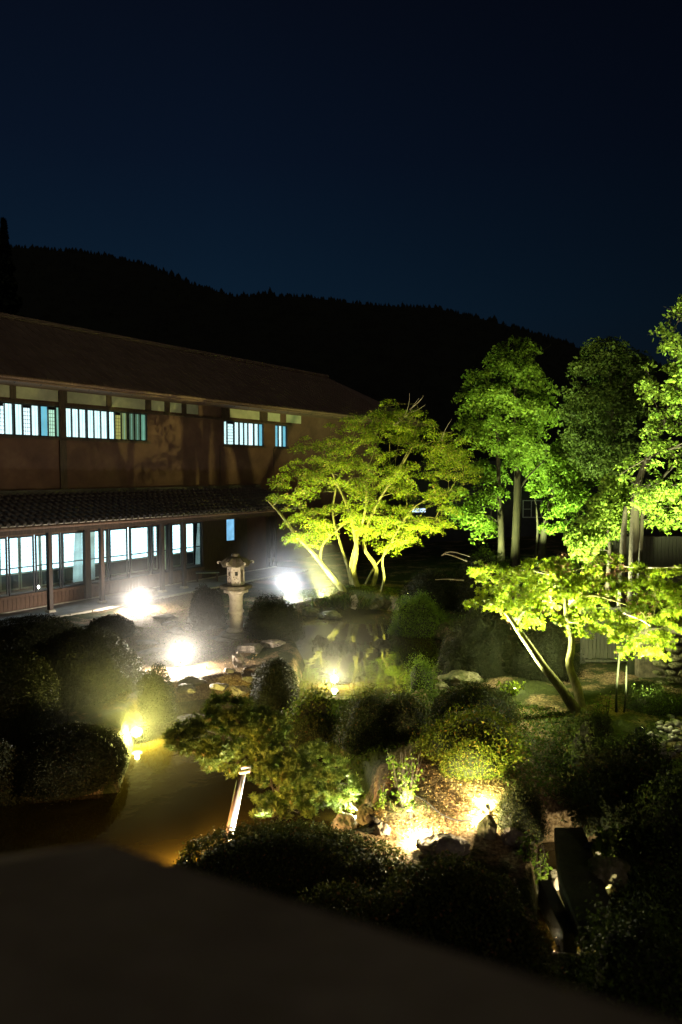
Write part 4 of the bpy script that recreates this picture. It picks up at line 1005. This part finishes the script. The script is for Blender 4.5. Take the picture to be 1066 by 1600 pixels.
# propped pine leaning over the pond
D9 = 9.5
b2 = on_ground(588, 1296); b2 = Vector((b2.x, b2.y+.1, b2.z))
def pn(pts): return [P(a, b, d) for a, b, d in pts]
limbs = [([Vector(b2)]+pn([(560,1262,9.5),(520,1240,9.7),(470,1225,9.9),(420,1205,10.0),(380,1180,10.1),(340,1150,10.3),(300,1140,10.4)]), .055, .012),
         (pn([(470,1225,9.9),(460,1190,10.0),(430,1150,10.3),(390,1120,10.5),(360,1100,10.6)]), .03, .008),
         (pn([(520,1240,9.7),(530,1225,9.5),(545,1225,9.3)]), .02, .006),
         (pn([(420,1205,10),(430,1245,9.7),(440,1270,9.5)]), .02, .006),
         (pn([(330,1150,10.3),(300,1165,10.1),(280,1178,10.0),(262,1182,10.0)]), .014, .004)]
pine_poly = [(256,1150),(278,1128),(318,1120),(325,1090),(350,1078),(392,1090),(440,1110),(462,1155),(490,1160),(512,1160),(520,1185),(545,1195),(548,1215),(566,1230),(558,1262),(520,1276),(500,1262),(490,1280),(450,1290),(400,1275),(392,1250),(398,1225),(350,1212),(290,1200),(310,1180),(262,1185)]
tree('pine_tree', 'low spreading pine leaning over the pond on a white prop pole', b2, D9, limbs, pine_poly, .55, 200, .13, 46, .058, 'pine', 'dark_bark', 'fatuft', flat=1.2, pad_flat=.45, zmin=-.2, twig=.005, cat='pine tree')
# prop pole
f0 = G(354, 1342, ZW-.03); f1 = P(383, 1203, f0.y+.45)
pp = MB().tube([f0, f0.lerp(f1, .5)+Vector((.004,0,0)), f1], [.022,.021,.020], 16).build('prop_pole', M['metal'], smooth=True); tag(pp, 'bright white prop pole slanting up from the water to the pine', 'pole')
f2 = f0+Vector((-.055, .05, 0)); pole_shade = MB().tube([f2, f1+Vector((-.06,.05,-.05))], .03, 10).build('prop_pole', M['dark_wood'], smooth=True); tag(pole_shade, 'added dark pole for the shaded side of the bright white one', 'pole')  # dark tube added as the unlit left side of the white pole
tie = MB().tube([f1+Vector((-.06,-.045,-.02)), f1+Vector((.06,-.045,.0)), f1+Vector((.06,.06,.02)), f1+Vector((-.06,.06,0)), f1+Vector((-.06,-.045,-.02))], .018, 6).build('binding_cloth', M['pale_bark']); tag(tie, 'pale binding tying the prop pole to the pine', 'binding')

# ------------------------------------------------------------------ ferns and leafy plants
def leafy(px, py, hpx, wpx, label, mat, n=60, leaf=.06, cat='plant', shape='oval', name='leafy_plant', zoff=0, blades=False, z=None):
    p = on_ground(px, py) if z is None else G(px, py, z); s_ = p.y/FPX; H = hpx*s_*1.05; W2 = wpx*s_/2
    st = MB(); C_ = []
    for k in range(max(5, n//9)):
        a = random.uniform(0, 6.28); r_ = W2*random.random()**.5; tip = Vector((r_*math.cos(a), r_*math.sin(a)*.7, H*random.uniform(.55, 1)))
        pts = bend((tip.x*.15, tip.y*.15, -.03), tip, 5, .05, .04); st.tube(pts, [.006,.005,.005,.004,.003,.002], 4)
        for j in range(12 if not blades else 16):
            t = random.uniform(.25, 1); q = pts[min(5, int(t*5))]+Vector((random.gauss(0,1), random.gauss(0,1), random.gauss(0,.7)))*leaf*.45; C_.append(tuple(q))
    root = empty(name, (p.x, p.y, p.z+zoff), label, cat); st.build('stem', M['dark_bark'], root)
    build_leaves('foliage', np.array(C_), leaf, LM[mat], shape, parent=root, flat=.5); return root
leafy(632, 1262, 96, 62, 'glossy green upright plant lit from below beside the pine', 'green', 420, .05)
leafy(596, 1262, 40, 40, 'low leafy plant left of the glossy upright one', 'green', 60, .05)
leafy(944, 1345, 50, 40, 'bright green fern on the mossy boulder', 'green', 150, .075, 'fern', 'oval', 'fern', .05)
leafy(938, 1362, 24, 26, 'small round green fern tuft on the boulder face', 'green', 70, .03, 'fern', 'oval', 'fern')
leafy(845, 1385, 64, 30, 'trailing green fern at the left of the footbridge', 'green', 110, .055, 'fern', 'oval', 'fern')
leafy(820, 1345, 44, 50, 'dim fern under the round azalea ball', 'green', 80, .055, 'fern', 'oval', 'fern')
leafy(930, 1130, 44, 26, 'thin pale plant with upright stems below the forked maple', 'oak', 50, .035)
leafy(948, 1118, 46, 26, 'thin grey green plant on the moss cushion', 'oak', 50, .035)
leafy(800, 1085, 22, 56, 'bright low ground plant behind the lit azalea', 'maple2', 160, .06)
leafy(655, 1060, 38, 30, 'sparse twiggy plant at the pond edge', 'green', 60, .05)
leafy(975, 1200, 60, 60, 'arching bamboo grass below the cobble heap', 'green', 140, .07, shape='blade')
leafy(1040, 1235, 60, 60, 'arching bamboo grass at the right edge', 'green', 140, .07, shape='blade')
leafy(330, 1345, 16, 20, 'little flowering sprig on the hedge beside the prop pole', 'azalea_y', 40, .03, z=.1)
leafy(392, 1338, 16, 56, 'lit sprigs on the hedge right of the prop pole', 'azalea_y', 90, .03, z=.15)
leafy(740, 950, 30, 40, 'leafy sprout under the left tip of the small maple', 'green', 60, .06)
def tuft(px, py, n, length, spread, label, mat='grass', name='grass_tuft'):
    p = on_ground(px, py); C_ = rng.normal(size=(n, 3))*np.array([spread, spread*.7, 0]); nrm = rng.normal(size=(n, 3)); nrm[:, 2] = .35
    # blades stand up: tangent is vertical-ish
    T, F_ = TPL['blade']; V = []
    for i in range(n):
        a = random.uniform(0, 6.28); le = random.uniform(.25, 1.15); dx, dy, dz = math.cos(a)*math.cos(le), math.sin(a)*math.cos(le), math.sin(le); L = length*random.uniform(.6, 1.2)
        sx, sy = -math.sin(a), math.cos(a); b = C_[i]
        for (u, v, w__) in T: V.append((b[0]+dx*u*L+sx*v*L*1.3, b[1]+dy*u*L+sy*v*L*1.3, b[2]+dz*u*L-(u**2)*L*.25+w__*L*.2))
    V = np.array(V); K = len(T); me_ = bpy.data.meshes.new(name); fs_ = [tuple(i*K+q for q in f) for i in range(n) for f in F_]
    me_.from_pydata(V.tolist(), [], fs_); me_.update(); at = me_.attributes.new('rnd', 'FLOAT', 'POINT'); at.data.foreach_set('value', np.repeat(rng.random(n), K).astype(np.float32))
    o = link(name, me_, LM[mat]); o.location = (p.x, p.y, p.z-.02); return tag(o, label, 'grass tuft')
tuft(535, 945, 500, .55, .32, 'drooping tuft of long grass at the foot of the leaning maple trunk')
tuft(508, 944, 260, .30, .28, 'short grass tuft left of the leaning maple trunk')
tuft(560, 1124, 140, .18, .10, 'small grass tuft on the round clipped azalea')
tuft(395, 995, 350, .22, .22, 'dry grass tuft at the right foot of the stone lantern')
tuft(655, 1262, 160, .16, .22, 'thin grass tuft under the glossy upright plant')
tuft(370, 1006, 160, .14, .20, 'short dry grass in front of the stone lantern')

# ground cover (uncountable): grass, moss blades and fallen leaves
def scatter_poly(pxpoly, n, z=0.0):
    wp = [tuple(G(a, b, z)[:2]) for a, b in pxpoly]; xs = [q[0] for q in wp]; ys = [q[1] for q in wp]; out = []
    X = rng.uniform(min(xs), max(xs), n*5); Y = rng.uniform(min(ys), max(ys), n*5); ok = in_poly(X, Y, wp) & ~in_poly(X, Y, pond) & ~in_poly(X, Y, stream); X, Y = X[ok][:n], Y[ok][:n]
    return np.stack([X, Y, ground_z(X, Y)+.015], axis=1)
g = np.concatenate([scatter_poly([(440,1108),(470,1090),(560,1084),(560,1110),(520,1150),(470,1130)], 9000), scatter_poly([(600,1085),(700,1080),(900,1120),(900,1240),(850,1300),(700,1210),(560,1200),(500,1150)], 9000)])
build_leaves('ground_cover', g+np.array([0,0,.015]), .05, LM['grass'], 'rhomb', flat=-.0)
tag(bpy.data.objects['ground_cover'], 'short green ground cover on the banks of the pond', 'ground cover', kind='stuff')
g = np.concatenate([scatter_poly([(250,935),(480,925),(480,960),(400,1010),(300,1060),(230,1060),(200,1000),(150,980)], 2600), scatter_poly([(470,930),(720,925),(760,1000),(640,985),(600,950),(480,958)], 7000)])
o = build_leaves('moss_patches', g, .045, LM['grass'], 'rhomb', flat=.3); tag(o, 'sparse moss and grass around the lamps and far shore', 'moss', kind='stuff')
g = np.concatenate([scatter_poly([(570,1300),(600,1240),(680,1210),(790,1195),(880,1250),(870,1300),(780,1300),(700,1330),(620,1330)], 6500), scatter_poly([(790,1100),(900,1130),(890,1290),(800,1220),(780,1150)], 2600), scatter_poly([(230,1000),(420,990),(380,1075),(260,1075)], 900)])
o = build_leaves('fallen_leaves', g, .028, LM['litter'], 'rhomb', flat=1.2); tag(o, 'brown fallen leaves strewn over the lit slope', 'fallen leaves', kind='stuff')
# cable over the lit slope
ca = [on_ground(a, b)+Vector((0,0,.03)) for a, b in ((770,1282),(720,1286),(690,1276),(660,1252),(610,1230))]
tag(MB().tube(smooth_line(ca, 6), .008, 5).build('power_cable', M['cable']), 'thin black lamp cable lying across the lit leaf litter', 'cable')

# ------------------------------------------------------------------ footbridge
z_ = .08
q = [G(866,1292,z_), G(912,1292,z_), G(952,1400,z_), G(960,1455,z_), G(908,1462,z_), G(874,1372,z_)]
mb = MB(); n = len(q); jt = lambda p, d: (p.x, p.y, p.z+d)
mb.add([jt(p, 0) for p in q]+[jt(p, -.16) for p in q], [tuple(range(n))[::-1] if False else tuple(reversed(range(n))), tuple(n+i for i in range(n))]+[(i, (i+1) % n, n+(i+1) % n, n+i) for i in range(n)])
br = empty('stone_footbridge', q[0], 'dark stone slab footbridge crossing the small stream at the lower right', 'footbridge')
o = mb.build('slab', M['slab_stone'], br, bevel=.015); o.location = -q[0]
pa = G(885, 1440, -.1)
o = MB().box(-.07, .07, -.45, .45, -.6, .0).build('support_stone', M['slab_stone'], br, bevel=.01); o.location = (pa.x-q[0].x-.02, pa.y-q[0].y+.25, pa.z-q[0].z+.03)

# ------------------------------------------------------------------ fences and outbuilding
def fence(px0, px1, D, z0, z1, label, wpx=.14, mat='fence', ang=0.0, rail=True):
    x0 = (px0-533)/FPX*D; x1 = (px1-533)/FPX*D; f = empty('wooden_fence', (x0, D, z0), label, 'fence', rz=ang)
    b = MB().box(0, wpx-.012, -.012, .012, 0, z1-z0).build('board', M[mat], f); n = int((x1-x0)/wpx)
    for k in range(n):
        o = b if k == 0 else b.copy()
        if k: COL.objects.link(o); o.parent = f
        o.location = (k*wpx, random.uniform(-.006,.006), random.uniform(-.01,.01))
    if rail:
        for zz in (.12, (z1-z0)*.6): MB().box(0, n*wpx, .014, .06, zz, zz+.08).build('rail', M[mat], f)
        MB().box(0, n*wpx, -.05, .05, -.07, -.015).build('bottom_rail', M[mat], f)
        for k in range(0, n+1, 9): MB().box(k*wpx-.05, k*wpx+.05, .062, .15, -z0-.1, z1-z0).build('post', M[mat], f)
    return f
fence(936, 1230, 25.5, .1, 2.05, 'grey vertical board fence behind the bright tree at the right', .13)
fence(918, 1004, 15.9, .22, 1.35, 'short board fence panel seen under the small maple', .085)
sh = empty('outbuilding', ((640-533)/FPX*44, 44, 0), 'dark low outbuilding behind the tall trees with one lit slit window', 'building')
MB().box(0, 15, 0, 6, 0, 3.3).build('wall', M['shed'], sh)
MB().add([(-.6,-.8,3.1),(15.6,-.8,3.1),(15.6,6.8,3.1),(-.6,6.8,3.1),(1,3,5.0),(14,3,5.0)], [(0,1,5,4),(1,2,5),(2,3,4,5),(3,0,4),(0,3,2,1)]).build('roof', M['shed'], sh)
x0 = (643-640)/FPX*44; MB().box(x0+.05, x0+.85, -.03, .03, 1.88, 2.10).build('lit_window', emit_mat('slit_window_light', (.55,.75,1), 1.6), sh)
wx = (817-640)/FPX*44; f = MB()
for (a, b, c, d_) in ((0,1.15,0,.05),(0,1.15,1.0,1.05),(0,.05,.05,1.0),(1.1,1.15,.05,1.0),(.5,.54,.05,1.0),(.05,.5,.5,.53)): f.box(wx+a, wx+b, -.05, -.01, 1.55+c, 1.55+d_)
f.build('window_frame', M['rail'], sh)

# ------------------------------------------------------------------ lamps
def light(kind, loc, power, col, radius=.05, spot=None, target=None, parent=None, blend=.5):
    ld = bpy.data.lights.new('lamp_light', kind); ld.energy = power; ld.color = col; ld.shadow_soft_size = radius
    if kind == 'SPOT': ld.spot_size = R(spot); ld.spot_blend = blend
    o = bpy.data.objects.new('lamp_light', ld); COL.objects.link(o); o.location = loc
    if target is not None: o.rotation_euler = (Vector(target)-Vector(loc)).to_track_quat('-Z', 'Y').to_euler()
    return o
def floodlight(loc, aim, power, col, label, lens_r=.07, lens_s=30, spill=.25, spot=150, h=.22, name='garden_floodlight'):
    """housing on a spike; lens glows, light leaves in front of it"""
    g_ = Vector(loc); root = empty(name, g_, label, 'lamp', 'garden floodlights'); d_ = (Vector(aim)-g_-Vector((0,0,h))).normalized()
    MB().tube([(0,0,-.12), (0,0,h-.05)], .012, 6).build('spike', M['black'], root)
    c = Vector((0,0,h)); hs = MB().tube([c-d_*.10, c-d_*.09, c], [lens_r*.55, lens_r*.95, lens_r*1.15], 14).build('housing', M['black'], root, smooth=False)
    MB().tube([c+d_*.001, c+d_*.012], [lens_r, lens_r*.93], 14).build('lens', emit_mat('lamp_lens', col, lens_s), root)
    p = g_+c+d_*(.02+.03)
    light('SPOT', p, power, col, .03, spot, p+d_, blend=.6)
    if spill: light('POINT', p+Vector((0,0,.02)), power*spill, col, .03)
    return root
camp = Vector((0, 0, 4.3))
def gp(px, py): p = on_ground(px, py); return p
lc = [
 # px, py(lens), lift h, aim, power, colour, label, lens r, spill
 (215, 951, .20, (0, 6, 1.5), 700, (1, .88, .74), 'white floodlight glaring on the ground before the veranda, far left', .09, .6),
 (283, 1042, .22, (-1, 6, 2.0), 850, (1, .88, .70), 'brightest white floodlight on the bare ground left of the lantern rocks', .09, .7),
 (445, 930, .28, (3, 18, 3.0), 800, (.95, .98, 1.0), 'cool white floodlight glaring between the lantern and the big maple', .10, .3),
 (214, 1160, .18, (-2, 8, 1.0), 260, (1, .93, .22), 'yellow floodlight at the pond edge behind the azalea dome', .09, 1.5),
 (523, 1070, .12, (-1, 10, .6), 180, (1, .90, .45), 'yellow white floodlight at the tip of the grassy bank', .08, 1.5),
]
halos = []
for (px_, py_, h_, aim, pw, col, lab, lr2, sp) in lc:
    p = G(px_, py_, .02); p.z = max(gz(p.x, p.y), ZW); p = G(px_, py_, p.z+.0)
    p.z = max(gz(p.x, p.y), ZW)
    floodlight(p, camp+Vector(aim), pw, col, lab, lr2, 40, sp, 165, h_)
    halos.append((p+Vector((0,0,h_)), 2.5 if p.y > 20 else 2.2, MD*(.8 if p.y > 16 else .38 if px_ < 400 else .45), 'added halo volume imitating the glare round the '+lab))

# hidden uplights (their housings stand behind hedges, trunks and bushes)
up = [
 (Vector((G(762,1112).x, 13.15, 0)), P(818, 952, 13.5), 7500, (.95, 1, .55), 'uplight behind the dark mound aimed at the small maple', 95),
 (on_ground(1000, 1160), P(1010, 930, 13.6), 4500, (.95, 1, .5), 'uplight in the shrubs aimed at the right half of the small maple', 62),
 (P(503, 925, 24.2), P(555, 700, 25.6), 4800, (1, 1, .30), 'uplight on the far shore left of the big maple', 95),
 (ground_at(640, 24.2), P(600, 760, 25.2), 4000, (1, 1, .30), 'uplight right of the big maple trunks', 120),
 (ground_at(582, 24.35), P(575, 780, 24.9), 7500, (1, 1, .28), 'uplight among the trunks of the big maple', 130),
 (ground_at(745, 28.0), P(740, 780, 30), 4600, (.74, 1, .36), 'uplight left of the tall twin trunks', 110),
 (ground_at(840, 31.0), P(850, 760, 32), 7000, (.72, 1, .38), 'uplight between the twin trunks and the conical tree', 110),
 (ground_at(880, 24.0), P(870, 560, 29.5), 5200, (.82, 1, .46), 'long throw uplight aimed at the tall tree tops', 50),
 (ground_at(925, 19.5), P(965, 790, 20.5), 5500, (.88, 1, .5), 'uplight under the small glossy leaved tree', 120),
 (ground_at(1040, 15.5), P(1062, 560, 18.8), 15000, (.82, 1, .46), 'uplight aimed at the bright tree at the right edge', 62),
]
for loc, aim, pw, col, lab, sp in up:
    loc = Vector((loc.x, loc.y, gz(loc.x, loc.y))); floodlight(loc, aim, pw, col, lab, .07, 12, 0, sp, .2)
# lamp clamped to the back of the second trunk of the small maple
lp2 = P(884, 953, D2+.42); st = empty('garden_floodlight', lp2, 'small clamp lamp behind the second trunk of the small maple', 'lamp', 'garden floodlights')
MB().tube([(0,-.12,-.05),(0,0,-.06)], .012, 6).build('clamp', M['black'], st)
MB().tube([(0,0,-.08),(0,0,0)], [.02,.035], 12).build('housing', M['black'], st)
MB().tube([(0,0,.001),(0,0,.01)], .03, 12).build('lens', emit_mat('lamp_lens', (1,1,.7), 20), st)
light('POINT', (lp2.x-.02, lp2.y, lp2.z+.06), 600, (.95, 1, .5), .02)
light('SPOT', (lp2.x, lp2.y, lp2.z+.06), 700, (.95, 1, .5), .02, 150, (lp2.x+.2, lp2.y-.2, lp2.z+2))
# leaf litter lamps behind the near hedge
for (px_, py_, pw, lab) in ((655, 1322, 44, 'warm ground lamp behind the hedge at the foot of the leaf litter'), (752, 1294, 26, 'warm ground lamp behind the upright rock')):
    p = on_ground(px_, py_); floodlight(p, p+Vector((.25,1.2,.35)), pw*4, (1, .80, .42), lab, .03, 25, .8, 160, .06)
# pond lamp by the near hedge
p = G(290, 1362, ZW+.02); floodlight(p, p+Vector((1.0, .8, .2)), 460, (1, .60, .20), 'amber pond lamp just behind the near roof corner', .05, 12, .35, 130, .10)
# small lamps: glossy plant and pine tip, stream, fern
p = on_ground(556, 1286); floodlight(p+Vector((.0,-.05,0)), P(532, 1222, 9.4), 480, (.95, 1, .6), 'small lamp by the pale mossy rock lighting pine and plant', .03, 12, .05, 130, .10)
p = G(468, 1326, ZW); floodlight(p, f0.lerp(f1, .55), 900, (1, .97, .85), 'small lamp at the water edge lighting the prop pole', .02, 8, 0, 62, .06)
p = on_ground(640, 1275); floodlight(p, P(632, 1210, p.y+.2), 75, (.85, 1, .6), 'small lamp at the foot of the glossy upright plant', .03, 8, .2, 130, .06)
p = on_ground(762, 1280); floodlight(p, P(740, 1160, 11.3), 230, (.95, 1, .42), 'small spot behind the upright rock aimed at the lit azalea dome', .025, 8, 0, 95, .16)
p = G(872, 1470, -.3); floodlight(Vector((p.x, p.y, -.34)), G(856, 1385, -.3)+Vector((0,0,.2)), 60, (1, .80, .45), 'lamp in the stream lighting the stones left of the footbridge', .02, 8, .3, 110, .06)
p = G(938, 1432, -.15); floodlight(Vector((p.x, p.y, -.36)), P(955, 1350, p.y+.7), 110, (1, .92, .5), 'lamp under the footbridge lighting fern and mossy boulder', .02, 8, .3, 130, .12)
p = G(905, 1452, -.2); floodlight(Vector((p.x, p.y+.1, -.34)), Vector((p.x+.2, p.y+2, .0)), 60, (1, .85, .55), 'lamp under the footbridge lighting the stream', .03, 14, .8, 160, .06)
p = on_ground(805, 1080); floodlight(p, p+Vector((0,.1,1)), 9, (1, 1, .6), 'tiny lamp among the bright low ground plant', .03, 10, .6, 150, .05)

# ------------------------------------------------------------------ scattering balls added to give the lamps their glare halos
def mist(c, r, dens, label):
    v, f = ICO[3]; mb = MB(); mb.add(v.tolist(), f.tolist()); o = mb.build('mist', None); o.location = c; o.scale = (r, r, r)
    m, n, l, ou = newmat('halo_volume'); pv = n.new('ShaderNodeVolumePrincipled'); pv.inputs['Color'].default_value = (.95,.95,.95,1); pv.inputs['Anisotropy'].default_value = .0
    tc = n.new('ShaderNodeTexCoord'); g = n.new('ShaderNodeTexGradient'); g.gradient_type = 'SPHERICAL'; l.new(tc.outputs['Object'], g.inputs[0])
    p_ = n.new('ShaderNodeMath'); p_.operation = 'POWER'; p_.inputs[1].default_value = 1.7; l.new(g.outputs['Fac'], p_.inputs[0])
    q_ = n.new('ShaderNodeMath'); q_.operation = 'MULTIPLY'; q_.inputs[1].default_value = dens; l.new(p_.outputs[0], q_.inputs[0]); l.new(q_.outputs[0], pv.inputs['Density'])
    l.new(pv.outputs[0], ou.inputs['Volume']); o.data.materials.append(m); tag(o, label, 'mist', kind='stuff')
for c, r, dn, lb in halos: mist(c, r, dn, lb)
